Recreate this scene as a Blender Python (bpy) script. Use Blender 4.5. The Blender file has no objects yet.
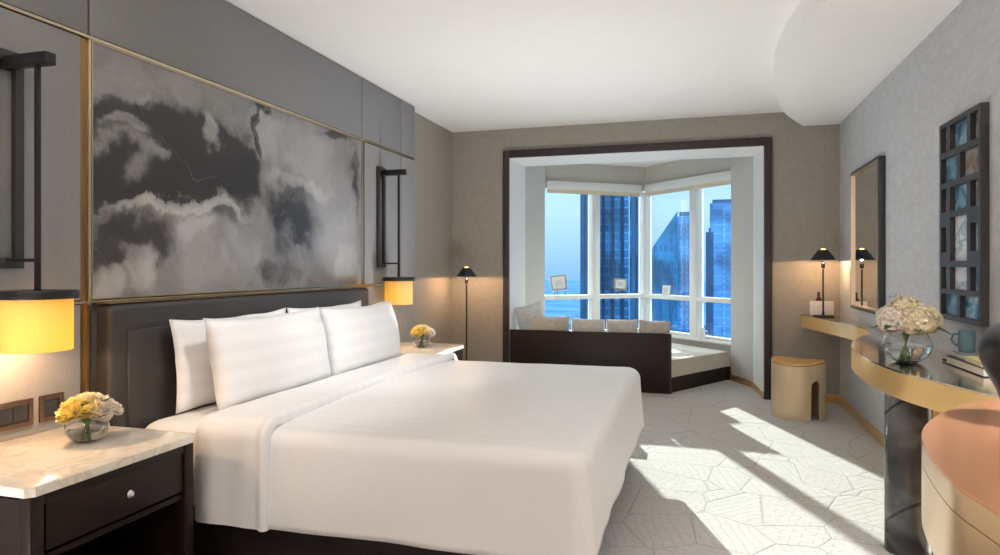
import bpy, bmesh, math, random
from mathutils import Vector, Matrix, noise
random.seed(7)
C = bpy.context.scene.collection
PI = math.pi

# ------------------------------------------------------------------ materials
def nodes(name):
    m = bpy.data.materials.new(name); m.use_nodes = True
    nt = m.node_tree; nt.nodes.clear()
    out = nt.nodes.new('ShaderNodeOutputMaterial')
    return m, nt, out

def N(nt, kind, **kw):
    n = nt.nodes.new(kind)
    for k, v in kw.items():
        if k in n.inputs: n.inputs[k].default_value = v
        else: setattr(n, k, v)
    return n

def L(nt, a, b): nt.links.new(a, b)

def ramp(nt, stops, interp='LINEAR'):
    r = nt.nodes.new('ShaderNodeValToRGB'); cr = r.color_ramp; cr.interpolation = interp
    cr.elements.remove(cr.elements[1])
    cr.elements[0].position = stops[0][0]; cr.elements[0].color = (*stops[0][1], 1)
    for p, c in stops[1:]:
        e = cr.elements.new(p); e.color = (*c, 1)
    return r

def mat(name, col, rough=0.5, metal=0.0, var=0.06, nscale=8.0, bump=0.0, bscale=60.0, stretch=(1, 1, 1), spec=0.5, sheen=0.0, coat=0.0):
    """principled surface with a slight procedural colour variation and optional bump"""
    m, nt, out = nodes(name)
    p = N(nt, 'ShaderNodeBsdfPrincipled', Roughness=rough, Metallic=metal)
    p.inputs['Specular IOR Level'].default_value = spec
    p.inputs['Sheen Weight'].default_value = sheen
    p.inputs['Coat Weight'].default_value = coat
    tc = N(nt, 'ShaderNodeTexCoord'); mp = N(nt, 'ShaderNodeMapping'); mp.inputs['Scale'].default_value = stretch
    L(nt, tc.outputs['Object'], mp.inputs['Vector'])
    n1 = N(nt, 'ShaderNodeTexNoise', Scale=nscale, Detail=4.0); L(nt, mp.outputs[0], n1.inputs['Vector'])
    lo = tuple(max(0, c * (1 - var)) for c in col); hi = tuple(min(1, c * (1 + var)) for c in col)
    r = ramp(nt, [(0.3, lo), (0.7, hi)]); L(nt, n1.outputs[0], r.inputs[0]); L(nt, r.outputs[0], p.inputs['Base Color'])
    if bump:
        n2 = N(nt, 'ShaderNodeTexNoise', Scale=bscale, Detail=5.0); L(nt, mp.outputs[0], n2.inputs['Vector'])
        b = N(nt, 'ShaderNodeBump', Strength=bump, Distance=0.01); L(nt, n2.outputs[0], b.inputs['Height']); L(nt, b.outputs[0], p.inputs['Normal'])
    L(nt, p.outputs[0], out.inputs[0])
    return m

def glass_pane(name, tint):
    m, nt, out = nodes(name)
    t = N(nt, 'ShaderNodeBsdfTransparent', Color=(*tint, 1)); g = N(nt, 'ShaderNodeBsdfGlossy', Roughness=0.0)
    f = N(nt, 'ShaderNodeFresnel', IOR=1.25); mx = N(nt, 'ShaderNodeMixShader')
    L(nt, f.outputs[0], mx.inputs[0]); L(nt, t.outputs[0], mx.inputs[1]); L(nt, g.outputs[0], mx.inputs[2]); L(nt, mx.outputs[0], out.inputs[0])
    return m

def glass(name, ior=1.45, col=(1, 1, 1)):
    m, nt, out = nodes(name)
    p = N(nt, 'ShaderNodeBsdfGlass', IOR=ior, Roughness=0.0, Color=(*col, 1)); L(nt, p.outputs[0], out.inputs[0]); return m

def emis(name, col, s):
    m, nt, out = nodes(name); e = N(nt, 'ShaderNodeEmission', Strength=s, Color=(*col, 1)); L(nt, e.outputs[0], out.inputs[0]); return m

def shade_mat(name, dcol=(.9, .8, .55), tcol=(1.0, .84, .15)):
    m, nt, out = nodes(name)
    d = N(nt, 'ShaderNodeBsdfDiffuse', Color=(*dcol, 1)); t = N(nt, 'ShaderNodeBsdfTranslucent', Color=(*tcol, 1))
    n = N(nt, 'ShaderNodeTexNoise', Scale=200.0); b = N(nt, 'ShaderNodeBump', Strength=.1); L(nt, n.outputs[0], b.inputs['Height'])
    L(nt, b.outputs[0], d.inputs['Normal'])
    mx = N(nt, 'ShaderNodeMixShader', Fac=.65); L(nt, d.outputs[0], mx.inputs[1]); L(nt, t.outputs[0], mx.inputs[2]); L(nt, mx.outputs[0], out.inputs[0])
    return m

def carpet_mat():
    m, nt, out = nodes('carpet')
    p = N(nt, 'ShaderNodeBsdfPrincipled', Roughness=.95); p.inputs['Specular IOR Level'].default_value = .15
    p.inputs['Sheen Weight'].default_value = .15
    tc = N(nt, 'ShaderNodeTexCoord')
    # panels of small oblong cells, each panel turned its own way, with a cut line between panels
    v0 = N(nt, 'ShaderNodeTexVoronoi', feature='F1', Scale=3.0); L(nt, tc.outputs['Object'], v0.inputs['Vector'])
    v1 = N(nt, 'ShaderNodeTexVoronoi', feature='DISTANCE_TO_EDGE', Scale=3.0); L(nt, tc.outputs['Object'], v1.inputs['Vector'])
    sp = N(nt, 'ShaderNodeSeparateColor'); L(nt, v0.outputs['Color'], sp.inputs[0])
    q1 = N(nt, 'ShaderNodeMath', operation='MULTIPLY'); L(nt, sp.outputs[0], q1.inputs[0]); q1.inputs[1].default_value = 3.0
    q2 = N(nt, 'ShaderNodeMath', operation='FLOOR'); L(nt, q1.outputs[0], q2.inputs[0])
    q3 = N(nt, 'ShaderNodeMath', operation='MULTIPLY_ADD'); L(nt, q2.outputs[0], q3.inputs[0]); q3.inputs[1].default_value = PI / 3; q3.inputs[2].default_value = .30
    vr = N(nt, 'ShaderNodeVectorRotate', rotation_type='Z_AXIS'); L(nt, tc.outputs['Object'], vr.inputs['Vector']); L(nt, q3.outputs[0], vr.inputs['Angle'])
    wob = N(nt, 'ShaderNodeTexNoise', Scale=5.0, Detail=2.0); L(nt, tc.outputs['Object'], wob.inputs['Vector'])
    ws = N(nt, 'ShaderNodeVectorMath', operation='SCALE'); L(nt, wob.outputs['Color'], ws.inputs[0]); ws.inputs['Scale'].default_value = .06
    wa = N(nt, 'ShaderNodeVectorMath', operation='ADD'); L(nt, vr.outputs[0], wa.inputs[0]); L(nt, ws.outputs[0], wa.inputs[1])
    b1 = N(nt, 'ShaderNodeTexBrick', Scale=5.6); b1.inputs['Mortar Size'].default_value = .022; b1.inputs['Mortar Smooth'].default_value = 1.0
    b1.inputs['Color1'].default_value = (1, 1, 1, 1); b1.inputs['Color2'].default_value = (.84, .84, .84, 1); b1.inputs['Mortar'].default_value = (.34, .34, .34, 1)
    L(nt, wa.outputs[0], b1.inputs['Vector'])
    r1 = ramp(nt, [(0.0, (.2, .2, .2)), (.010, (.5, .5, .5)), (.022, (1, 1, 1))]); L(nt, v1.outputs['Distance'], r1.inputs[0])
    mu2 = N(nt, 'ShaderNodeMixRGB', blend_type='MULTIPLY', Fac=.9); L(nt, r1.outputs[0], mu2.inputs[1]); L(nt, b1.outputs[0], mu2.inputs[2])
    fib = N(nt, 'ShaderNodeTexNoise', Scale=110.0, Detail=4.0); L(nt, tc.outputs['Object'], fib.inputs['Vector'])
    md = N(nt, 'ShaderNodeTexNoise', Scale=22.0, Detail=6.0); L(nt, tc.outputs['Object'], md.inputs['Vector'])
    a = N(nt, 'ShaderNodeMixRGB', Fac=.36); L(nt, mu2.outputs[0], a.inputs[1]); L(nt, md.outputs[0], a.inputs[2])
    a2 = N(nt, 'ShaderNodeMixRGB', Fac=.28); L(nt, a.outputs[0], a2.inputs[1]); L(nt, fib.outputs[0], a2.inputs[2])
    cr = ramp(nt, [(.1, (.25, .24, .222)), (.5, (.42, .41, .392)), (.88, (.55, .54, .525))]); L(nt, a2.outputs[0], cr.inputs[0]); L(nt, cr.outputs[0], p.inputs['Base Color'])
    bp = N(nt, 'ShaderNodeBump', Strength=.6, Distance=.010); L(nt, a2.outputs[0], bp.inputs['Height']); L(nt, bp.outputs[0], p.inputs['Normal'])
    L(nt, p.outputs[0], out.inputs[0]); return m

def wallcover_mat(name, lo, hi, stretch=(1, 1, 1), bump=.3, scale=16.0):
    m, nt, out = nodes(name)
    p = N(nt, 'ShaderNodeBsdfPrincipled', Roughness=.7); p.inputs['Specular IOR Level'].default_value = .3
    tc = N(nt, 'ShaderNodeTexCoord'); mp = N(nt, 'ShaderNodeMapping'); mp.inputs['Scale'].default_value = stretch; L(nt, tc.outputs['Object'], mp.inputs[0])
    n1 = N(nt, 'ShaderNodeTexNoise', Scale=scale, Detail=6.0, Roughness=.6, Distortion=.6); L(nt, mp.outputs[0], n1.inputs['Vector'])
    n2 = N(nt, 'ShaderNodeTexNoise', Scale=scale * 7, Detail=3.0); L(nt, mp.outputs[0], n2.inputs['Vector'])
    a = N(nt, 'ShaderNodeMixRGB', Fac=.3); L(nt, n1.outputs[0], a.inputs[1]); L(nt, n2.outputs[0], a.inputs[2])
    r = ramp(nt, [(.32, lo), (.68, hi)]); L(nt, a.outputs[0], r.inputs[0]); L(nt, r.outputs[0], p.inputs['Base Color'])
    b = N(nt, 'ShaderNodeBump', Strength=bump, Distance=.006); L(nt, a.outputs[0], b.inputs['Height']); L(nt, b.outputs[0], p.inputs['Normal'])
    L(nt, p.outputs[0], out.inputs[0]); return m

def wood_mat(name, lo, hi, axis=(1, 12, 12), rough=.35, coat=.2):
    m, nt, out = nodes(name)
    p = N(nt, 'ShaderNodeBsdfPrincipled', Roughness=rough); p.inputs['Coat Weight'].default_value = coat; p.inputs['Coat Roughness'].default_value = .2; p.inputs['Specular IOR Level'].default_value = .3
    tc = N(nt, 'ShaderNodeTexCoord'); mp = N(nt, 'ShaderNodeMapping'); mp.inputs['Scale'].default_value = axis; L(nt, tc.outputs['Object'], mp.inputs[0])
    n1 = N(nt, 'ShaderNodeTexNoise', Scale=4.0, Detail=8.0, Roughness=.65, Distortion=.8); L(nt, mp.outputs[0], n1.inputs['Vector'])
    r = ramp(nt, [(.3, lo), (.7, hi)]); L(nt, n1.outputs[0], r.inputs[0]); L(nt, r.outputs[0], p.inputs['Base Color'])
    L(nt, p.outputs[0], out.inputs[0]); return m

def marble_mat():
    m, nt, out = nodes('marble')
    p = N(nt, 'ShaderNodeBsdfPrincipled', Roughness=.12)
    tc = N(nt, 'ShaderNodeTexCoord')
    n1 = N(nt, 'ShaderNodeTexNoise', Scale=6.0, Detail=8.0, Distortion=1.2); L(nt, tc.outputs['Object'], n1.inputs['Vector'])
    r = ramp(nt, [(.3, (.74, .68, .58)), (.5, (.84, .79, .70)), (.56, (.72, .64, .52)), (.62, (.85, .8, .72))]); L(nt, n1.outputs[0], r.inputs[0]); L(nt, r.outputs[0], p.inputs['Base Color'])
    L(nt, p.outputs[0], out.inputs[0]); return m

def art_mat():
    """ink-wash abstract: dark clouds, pale washes and thin white veins (object coords: y along, z up)"""
    m, nt, out = nodes('ink_wash_canvas')
    p = N(nt, 'ShaderNodeBsdfPrincipled', Roughness=.42)
    tc = N(nt, 'ShaderNodeTexCoord')
    w = N(nt, 'ShaderNodeTexNoise', Scale=2.3, Detail=7.0, Roughness=.58); L(nt, tc.outputs['Object'], w.inputs['Vector'])
    sub = N(nt, 'ShaderNodeVectorMath', operation='SUBTRACT'); L(nt, w.outputs['Color'], sub.inputs[0]); sub.inputs[1].default_value = (.5, .5, .5)
    sc = N(nt, 'ShaderNodeVectorMath', operation='SCALE'); L(nt, sub.outputs[0], sc.inputs[0]); sc.inputs['Scale'].default_value = .62
    ad = N(nt, 'ShaderNodeVectorMath', operation='ADD'); L(nt, tc.outputs['Object'], ad.inputs[0]); L(nt, sc.outputs[0], ad.inputs[1])
    tot = None
    # (y, z, radius_y, radius_z, amount): dark pools and pale washes
    blobs = [(-.55, .19, .46, .27, -.42), (-.60, -.02, .34, .14, -.36), (-1.03, -.03, .27, .13, -.34), (-1.10, .24, .18, .10, -.34), (-.22, .06, .2, .16, -.3), (.33, -.07, .30, .22, -.20), (.22, -.22, .2, .14, -.16),
             (-1.0, -.32, .36, .13, -.22), (-.05, .36, .035, .11, -.4), (.0, .50, .09, .05, -.35), (.85, .49, .22, .05, -.35), (1.1, .2, .05, .3, -.15), (-.35, -.2, .12, .06, -.2), (.12, -.45, .2, .1, -.12),
             (-.80, .47, .5, .13, .04), (-1.05, .20, .13, .05, .34), (-.90, .04, .13, .10, .32), (-.43, .31, .10, .14, .50), (-.28, .14, .06, .09, .3), (-.05, .38, .24, .13, .14), (.40, .35, .42, .13, .12), (.75, -.08, .38, .46, .16), (.42, .12, .4, .06, .2),
             (-.62, -.15, .48, .04, .42), (-.40, -.37, .40, .2, .12), (-.95, -.47, .1, .12, .26), (-1.18, -.5, .1, .14, .26), (-.55, -.26, .1, .06, .18), (.95, -.42, .2, .16, .16), (.15, .16, .08, .16, .16)]
    for (by, bz, ry, rz, amt) in blobs:
        mp = N(nt, 'ShaderNodeMapping', vector_type='POINT')
        mp.inputs['Scale'].default_value = (0, 1 / ry, 1 / rz); mp.inputs['Location'].default_value = (0, -by / ry, -bz / rz)
        L(nt, ad.outputs[0], mp.inputs['Vector'])
        ln = N(nt, 'ShaderNodeVectorMath', operation='LENGTH'); L(nt, mp.outputs[0], ln.inputs[0])
        mr = N(nt, 'ShaderNodeMapRange', interpolation_type='SMOOTHSTEP'); L(nt, ln.outputs['Value'], mr.inputs['Value'])
        for k, v in (('From Min', .55), ('From Max', 1.25), ('To Min', amt), ('To Max', 0.0)): mr.inputs[k].default_value = v
        if tot is None: tot = mr.outputs[0]
        else:
            s = N(nt, 'ShaderNodeMath', operation='ADD'); L(nt, tot, s.inputs[0]); L(nt, mr.outputs[0], s.inputs[1]); tot = s.outputs[0]
    n2 = N(nt, 'ShaderNodeTexNoise', Scale=2.6, Detail=9.0, Roughness=.6, Distortion=.8); L(nt, ad.outputs[0], n2.inputs['Vector'])
    m1 = N(nt, 'ShaderNodeMath', operation='MULTIPLY_ADD'); L(nt, n2.outputs[0], m1.inputs[0]); m1.inputs[1].default_value = .62; L(nt, tot, m1.inputs[2])
    r = ramp(nt, [(.0, (.040, .039, .042)), (.09, (.062, .060, .063)), (.19, (.15, .147, .15)), (.30, (.25, .247, .248)), (.46, (.35, .346, .344)), (.70, (.50, .495, .49))]); L(nt, m1.outputs[0], r.inputs[0])
    # thin white veins where the warped wash crosses one level
    n3 = N(nt, 'ShaderNodeTexNoise', Scale=.9, Detail=1.0, Roughness=.4, Distortion=1.0); L(nt, ad.outputs[0], n3.inputs['Vector'])
    v = ramp(nt, [(.496, (0, 0, 0)), (.504, (1, 1, 1)), (.5055, (0, 0, 0))]); L(nt, n3.outputs[0], v.inputs[0])
    mv = N(nt, 'ShaderNodeMath', operation='MULTIPLY'); L(nt, v.outputs[0], mv.inputs[0]); mv.inputs[1].default_value = .14
    mx = N(nt, 'ShaderNodeMixRGB'); L(nt, mv.outputs[0], mx.inputs[0]); L(nt, r.outputs[0], mx.inputs[1]); mx.inputs[2].default_value = (.55, .54, .53, 1)
    L(nt, mx.outputs[0], p.inputs['Base Color']); L(nt, p.outputs[0], out.inputs[0]); return m

def facade_mat(name, c1, c2, line, sx, sz, glossy=.25):
    """curtain-wall tower: panes in a grid (object coordinates)"""
    m, nt, out = nodes(name)
    p = N(nt, 'ShaderNodeBsdfPrincipled', Roughness=glossy)
    tc = N(nt, 'ShaderNodeTexCoord'); sp = N(nt, 'ShaderNodeSeparateXYZ'); L(nt, tc.outputs['Object'], sp.inputs[0])
    ad = N(nt, 'ShaderNodeMath', operation='ADD'); L(nt, sp.outputs[0], ad.inputs[0]); L(nt, sp.outputs[1], ad.inputs[1])
    cb = N(nt, 'ShaderNodeCombineXYZ'); L(nt, ad.outputs[0], cb.inputs[0]); L(nt, sp.outputs[2], cb.inputs[1])
    b = N(nt, 'ShaderNodeTexBrick', Scale=1.0, offset=0.0); b.inputs['Brick Width'].default_value = sx; b.inputs['Row Height'].default_value = sz
    b.inputs['Mortar Size'].default_value = .22; b.inputs['Color1'].default_value = (*c1, 1); b.inputs['Color2'].default_value = (*c2, 1); b.inputs['Mortar'].default_value = (*line, 1)
    L(nt, cb.outputs[0], b.inputs['Vector'])
    n = N(nt, 'ShaderNodeTexNoise', Scale=.12, Detail=5.0); L(nt, tc.outputs['Object'], n.inputs['Vector'])
    r = ramp(nt, [(.35, (.55, .55, .55)), (.65, (1.3, 1.3, 1.3))]); L(nt, n.outputs[0], r.inputs[0])
    mx = N(nt, 'ShaderNodeMixRGB', blend_type='MULTIPLY', Fac=1.0); L(nt, b.outputs[0], mx.inputs[1]); L(nt, r.outputs[0], mx.inputs[2])
    L(nt, mx.outputs[0], p.inputs['Base Color']); L(nt, p.outputs[0], out.inputs[0]); return m

def stone_mat():
    m, nt, out = nodes('veined_black_stone')
    p = N(nt, 'ShaderNodeBsdfPrincipled', Roughness=.12)
    tc = N(nt, 'ShaderNodeTexCoord'); mp = N(nt, 'ShaderNodeMapping'); mp.inputs['Rotation'].default_value = (.5, .5, 0); L(nt, tc.outputs['Object'], mp.inputs[0])
    n = N(nt, 'ShaderNodeTexNoise', Scale=3.0, Detail=5.0, Distortion=1.2); L(nt, mp.outputs[0], n.inputs['Vector'])
    r = ramp(nt, [(.35, (.03, .03, .034)), (.55, (.10, .10, .105)), (.7, (.20, .20, .205))]); L(nt, n.outputs[0], r.inputs[0])
    w = N(nt, 'ShaderNodeTexWave', Scale=.85, Distortion=2.0, Detail=2.0, bands_direction='Z'); L(nt, mp.outputs[0], w.inputs['Vector'])
    v = ramp(nt, [(.0, (1, 1, 1)), (.003, (0, 0, 0))]); L(nt, w.outputs['Fac'], v.inputs[0])
    mx = N(nt, 'ShaderNodeMixRGB'); L(nt, v.outputs[0], mx.inputs[0]); L(nt, r.outputs[0], mx.inputs[1]); mx.inputs[2].default_value = (.005, .005, .005, 1)
    L(nt, mx.outputs[0], p.inputs['Base Color']); L(nt, p.outputs[0], out.inputs[0]); return m

def brushed(name, col, rough, axis=(1, 1, 30)):
    m, nt, out = nodes(name)
    p = N(nt, 'ShaderNodeBsdfPrincipled', Roughness=rough, Metallic=1.0)
    tc = N(nt, 'ShaderNodeTexCoord'); mp = N(nt, 'ShaderNodeMapping'); mp.inputs['Scale'].default_value = axis; L(nt, tc.outputs['Object'], mp.inputs[0])
    n = N(nt, 'ShaderNodeTexNoise', Scale=12.0, Detail=4.0); L(nt, mp.outputs[0], n.inputs['Vector'])
    r = ramp(nt, [(.3, tuple(c * .93 for c in col)), (.7, tuple(min(1, c * 1.05) for c in col))]); L(nt, n.outputs[0], r.inputs[0]); L(nt, r.outputs[0], p.inputs['Base Color'])
    b = N(nt, 'ShaderNodeBump', Strength=.06, Distance=.002); L(nt, n.outputs[0], b.inputs['Height']); L(nt, b.outputs[0], p.inputs['Normal'])
    L(nt, p.outputs[0], out.inputs[0]); return m

def linen_mat(name, col, stripe_axis=1, rough=.55):
    """white satin-stripe cotton"""
    m, nt, out = nodes(name)
    p = N(nt, 'ShaderNodeBsdfPrincipled', Roughness=rough); p.inputs['Sheen Weight'].default_value = .2; p.inputs['Specular IOR Level'].default_value = .35
    tc = N(nt, 'ShaderNodeTexCoord'); sp = N(nt, 'ShaderNodeSeparateXYZ'); L(nt, tc.outputs['Object'], sp.inputs[0])
    mm = N(nt, 'ShaderNodeMath', operation='MULTIPLY'); L(nt, sp.outputs[stripe_axis], mm.inputs[0]); mm.inputs[1].default_value = 2 * PI / .085
    sn = N(nt, 'ShaderNodeMath', operation='SINE'); L(nt, mm.outputs[0], sn.inputs[0])
    mr = N(nt, 'ShaderNodeMapRange'); L(nt, sn.outputs[0], mr.inputs['Value'])
    for k, v in (('From Min', -.25), ('From Max', .25), ('To Min', rough - .15), ('To Max', rough + .1)): mr.inputs[k].default_value = v
    L(nt, mr.outputs[0], p.inputs['Roughness'])
    r = ramp(nt, [(0, tuple(c * .965 for c in col)), (1, col)]); mr2 = N(nt, 'ShaderNodeMapRange'); L(nt, sn.outputs[0], mr2.inputs['Value'])
    mr2.inputs['From Min'].default_value = -.25; mr2.inputs['From Max'].default_value = .25; L(nt, mr2.outputs[0], r.inputs[0]); L(nt, r.outputs[0], p.inputs['Base Color'])
    n = N(nt, 'ShaderNodeTexNoise', Scale=7.0, Detail=4.0); L(nt, tc.outputs['Object'], n.inputs['Vector'])
    b = N(nt, 'ShaderNodeBump', Strength=.12, Distance=.02); L(nt, n.outputs[0], b.inputs['Height']); L(nt, b.outputs[0], p.inputs['Normal'])
    L(nt, p.outputs[0], out.inputs[0]); return m

def photo_mat(name, stops, scale):
    m, nt, out = nodes(name)
    p = N(nt, 'ShaderNodeBsdfPrincipled', Roughness=.12)
    tc = N(nt, 'ShaderNodeTexCoord'); mp = N(nt, 'ShaderNodeMapping'); mp.inputs['Scale'].default_value = (1, 1, 1.5); L(nt, tc.outputs['Object'], mp.inputs[0])
    n = N(nt, 'ShaderNodeTexNoise', Scale=scale, Detail=6.0, Distortion=.7); L(nt, mp.outputs[0], n.inputs['Vector'])
    r = ramp(nt, stops); L(nt, n.outputs[0], r.inputs[0]); L(nt, r.outputs[0], p.inputs['Base Color']); L(nt, p.outputs[0], out.inputs[0]); return m

M = dict(
    carpet=carpet_mat(),
    ceiling=mat('ceiling_paint', (.86, .85, .83), .8, var=.01, bump=.02),
    wall_right=wallcover_mat('wallcover_grey', (.43, .44, .447), (.56, .567, .573), (1, 1, 3.2), .5, 9.0),
    wall_back=wallcover_mat('wallcover_taupe', (.30, .275, .235), (.37, .34, .295), (1, 1, 1), .25, 30.0),
    bay_wall=mat('bay_paint', (.56, .54, .49), .8, var=.02),
    panel=wallcover_mat('panel_fabric', (.285, .283, .286), (.325, .323, .326), (1, 1, 1), .15, 60.0),
    panel_up=wallcover_mat('panel_fabric_upper', (.225, .225, .232), (.26, .26, .267), (1, 1, 1), .15, 60.0),
    brass=brushed('brushed_brass', (.34, .24, .12), .36),
    brass_bright=brushed('bright_brass', (.62, .52, .36), .3),
    gold=mat('satin_gold', (1.0, .65, .26), .24, .42, var=.05, nscale=12, stretch=(20, 20, 1)),
    bronze_top=brushed('polished_bronze', (.82, .73, .63), .13, (1, 12, 1)),
    copper=mat('satin_copper', (.95, .46, .23), .24, .65, var=.05, nscale=12, stretch=(1, 18, 1)),
    pale_gold=mat('pale_gold', (.86, .59, .33), .24, .8, var=.06, nscale=12, stretch=(20, 20, .6)),
    base_gold=brushed('baseboard_gold', (.80, .56, .28), .42),
    black_metal=mat('blackened_metal', (.035, .034, .036), .4, .6),
    grey_metal=mat('gunmetal', (.06, .058, .058), .45, .5),
    chrome=brushed('chrome', (.8, .78, .74), .15),
    darkwood=wood_mat('dark_walnut', (.009, .0045, .004), (.024, .011, .009), (12, 1, 12), .38, .0),
    darkwood_x=wood_mat('dark_walnut_long', (.013, .0075, .007), (.028, .017, .016), (1, 12, 14), .4, .0),
    trimwood=wood_mat('dark_stained_trim', (.030, .022, .022), (.055, .040, .039), (12, 12, 1), .4, .1),
    marble=marble_mat(),
    leather=mat('dark_leather', (.042, .038, .037), .36, var=.1, bump=.12, bscale=240),
    linen=linen_mat('white_satin_stripe', (.875, .872, .875), 1),
    pillowcase=linen_mat('white_pillowcase', (.90, .90, .905), 2),
    sheet=mat('white_sheet', (.87, .865, .86), .6, var=.02, bump=.05, bscale=12),
    cushion=mat('grey_linen_cushion', (.58, .57, .55), .85, var=.1, nscale=20, bump=.2, bscale=120, sheen=.2),
    cushion_b=mat('beige_linen_cushion', (.50, .475, .44), .85, var=.1, nscale=20, bump=.2, bscale=120, sheen=.2),
    daymat=mat('ivory_upholstery', (.62, .57, .48), .8, var=.05, bump=.15, bscale=150),
    white=mat('white_frame_paint', (.80, .80, .78), .4, var=.01),
    cream=mat('cream_blind', (.74, .66, .50), .7, var=.03),
    pane=glass_pane('tinted_window_glass', (.86, .95, 1.0)),
    clear=glass_pane('clear_glass', (.97, .98, .98)),
    glass=glass('vase_glass', 1.45), water=glass('water', 1.33, (.97, 1, .98)),
    shade=shade_mat('lamp_shade_fabric'),
    shade_white=shade_mat('white_lamp_shade', (.85, .83, .8), (.9, .85, .78)),
    champagne=mat('champagne_frame', (.42, .38, .33), .45, .3),
    bulb=emis('glowing_bulb', (1, .66, .26), 4),
    mirror=mat('mirror_silver', (.86, .86, .84), .0, 1.0, var=.0),
    art=art_mat(), stone=stone_mat(),
    petal=mat('cream_petals', (.87, .77, .55), .6, var=.12, nscale=30, sheen=.2),
    petal_pale=mat('pale_blush_petals', (.88, .80, .70), .6, var=.08, nscale=30, sheen=.2),
    petal_lamplit=mat('lamplit_petals', (.93, .78, .28), .6, var=.08, nscale=30),  # cream petals with the bedside lamp's yellow glow painted in
    stem=mat('green_stem', (.10, .26, .04), .5, var=.2), leaf=mat('dark_leaf', (.035, .12, .03), .4, var=.3, nscale=25),
    plate=brushed('bronze_plate', (.22, .145, .10), .4), dark=mat('dark_insert', (.03, .033, .038), .3),
    black_gloss=mat('black_glaze', (.022, .022, .024), .30, var=.15),
    teal=mat('teal_ceramic', (.11, .21, .24), .3, var=.15, nscale=14), card=mat('printed_card', (.74, .68, .62), .7, var=.08, nscale=40),
    maroon=mat('maroon_glass', (.10, .02, .025), .25), paper=mat('page_edges', (.78, .74, .64), .8, var=.08, stretch=(1, 1, 60)),
    book_dark=mat('dark_book_cover', (.045, .045, .05), .4), book_grey=mat('grey_book_cover', (.25, .26, .27), .5), book_yellow=mat('mustard_book_cover', (.72, .60, .24), .5), book_cream=mat('cream_book_cover', (.72, .66, .52), .5),
    wood_lt=wood_mat('honey_wood', (.55, .30, .08), (.75, .45, .14), (1, 10, 10), .3, .3),
    stoolskin=mat('beige_lacquer', (.66, .52, .33), .33, .25, var=.04, nscale=14, stretch=(1, 1, .1)),
    tower_a=facade_mat('blue_curtain_wall', (.03, .17, .40), (.05, .24, .50), (.10, .34, .66), 2.6, 2.2),
    tower_b=facade_mat('deep_blue_curtain_wall', (.006, .07, .17), (.02, .17, .33), (.02, .14, .30), 1.6, 2.4),
    tower_c=facade_mat('slate_blue_curtain_wall', (.045, .16, .40), (.055, .19, .45), (.08, .24, .50), 60.0, 3.6),
    tower_d=mat('dark_blue_cladding', (.012, .06, .15), .35, var=.3, nscale=.2),
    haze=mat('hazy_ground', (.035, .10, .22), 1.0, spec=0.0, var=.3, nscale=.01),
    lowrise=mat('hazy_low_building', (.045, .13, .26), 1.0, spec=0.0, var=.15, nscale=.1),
)

# ------------------------------------------------------------------ mesh helpers
def finish(name, bm, m, parent=None, smooth=False, loc=None, mods=None):
    bmesh.ops.recalc_face_normals(bm, faces=bm.faces)
    me = bpy.data.meshes.new(name); bm.to_mesh(me); bm.free()
    o = bpy.data.objects.new(name, me); C.objects.link(o)
    me.materials.append(M[m] if isinstance(m, str) else m)
    if smooth is True:
        for f in me.polygons: f.use_smooth = True
    elif smooth:
        for f in me.polygons: f.use_smooth = True
        try: me.set_sharp_from_angle(angle=math.radians(smooth))
        except Exception: pass
    if parent: o.parent = parent
    if loc: o.location = loc
    return o

def box(bm, lo, hi, bev=0.0, seg=2):
    ret = bmesh.ops.create_cube(bm, size=1.0)
    vs = ret['verts']; c = [(a + b) / 2 for a, b in zip(lo, hi)]; s = [b - a for a, b in zip(lo, hi)]
    for v in vs: v.co = Vector([c[i] + v.co[i] * s[i] for i in range(3)])
    if bev:
        es = list({e for v in vs for e in v.link_edges})
        bmesh.ops.bevel(bm, geom=es, offset=bev, segments=seg, affect='EDGES', profile=.5)
    return vs

def boxo(name, lo, hi, m, parent=None, bev=0.0, seg=2):
    bm = bmesh.new(); box(bm, lo, hi, bev, seg); return finish(name, bm, m, parent, smooth=35 if bev else False)

def prism(bm, pts, z0, z1, bev=0.0):
    a = [bm.verts.new((x, y, z0)) for x, y in pts]; b = [bm.verts.new((x, y, z1)) for x, y in pts]; n = len(pts)
    bm.faces.new(a[::-1]); top = bm.faces.new(b)
    for i in range(n): bm.faces.new((a[i], a[(i + 1) % n], b[(i + 1) % n], b[i]))
    if bev:
        bmesh.ops.bevel(bm, geom=list(top.edges), offset=bev, segments=2, affect='EDGES', profile=.5)

def prismo(name, pts, z0, z1, m, parent=None, bev=0.0, smooth=35):
    bm = bmesh.new(); prism(bm, pts, z0, z1, bev); return finish(name, bm, m, parent, smooth=smooth)

def lathe(bm, prof, seg=40, c=(0, 0, 0)):
    rings = []
    for r, z in prof:
        if r < 1e-5: rings.append([bm.verts.new((c[0], c[1], c[2] + z))])
        else: rings.append([bm.verts.new((c[0] + r * math.cos(2 * PI * k / seg), c[1] + r * math.sin(2 * PI * k / seg), c[2] + z)) for k in range(seg)])
    for a, b in zip(rings, rings[1:]):
        for k in range(seg):
            k2 = (k + 1) % seg
            if len(a) == 1 and len(b) == 1: continue
            if len(a) == 1: bm.faces.new((a[0], b[k], b[k2]))
            elif len(b) == 1: bm.faces.new((a[k], a[k2], b[0]))
            else: bm.faces.new((a[k], a[k2], b[k2], b[k]))

def latheo(name, prof, m, parent=None, c=(0, 0, 0), seg=40, smooth=40):
    bm = bmesh.new(); lathe(bm, prof, seg, c); return finish(name, bm, m, parent, smooth=smooth)

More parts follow.
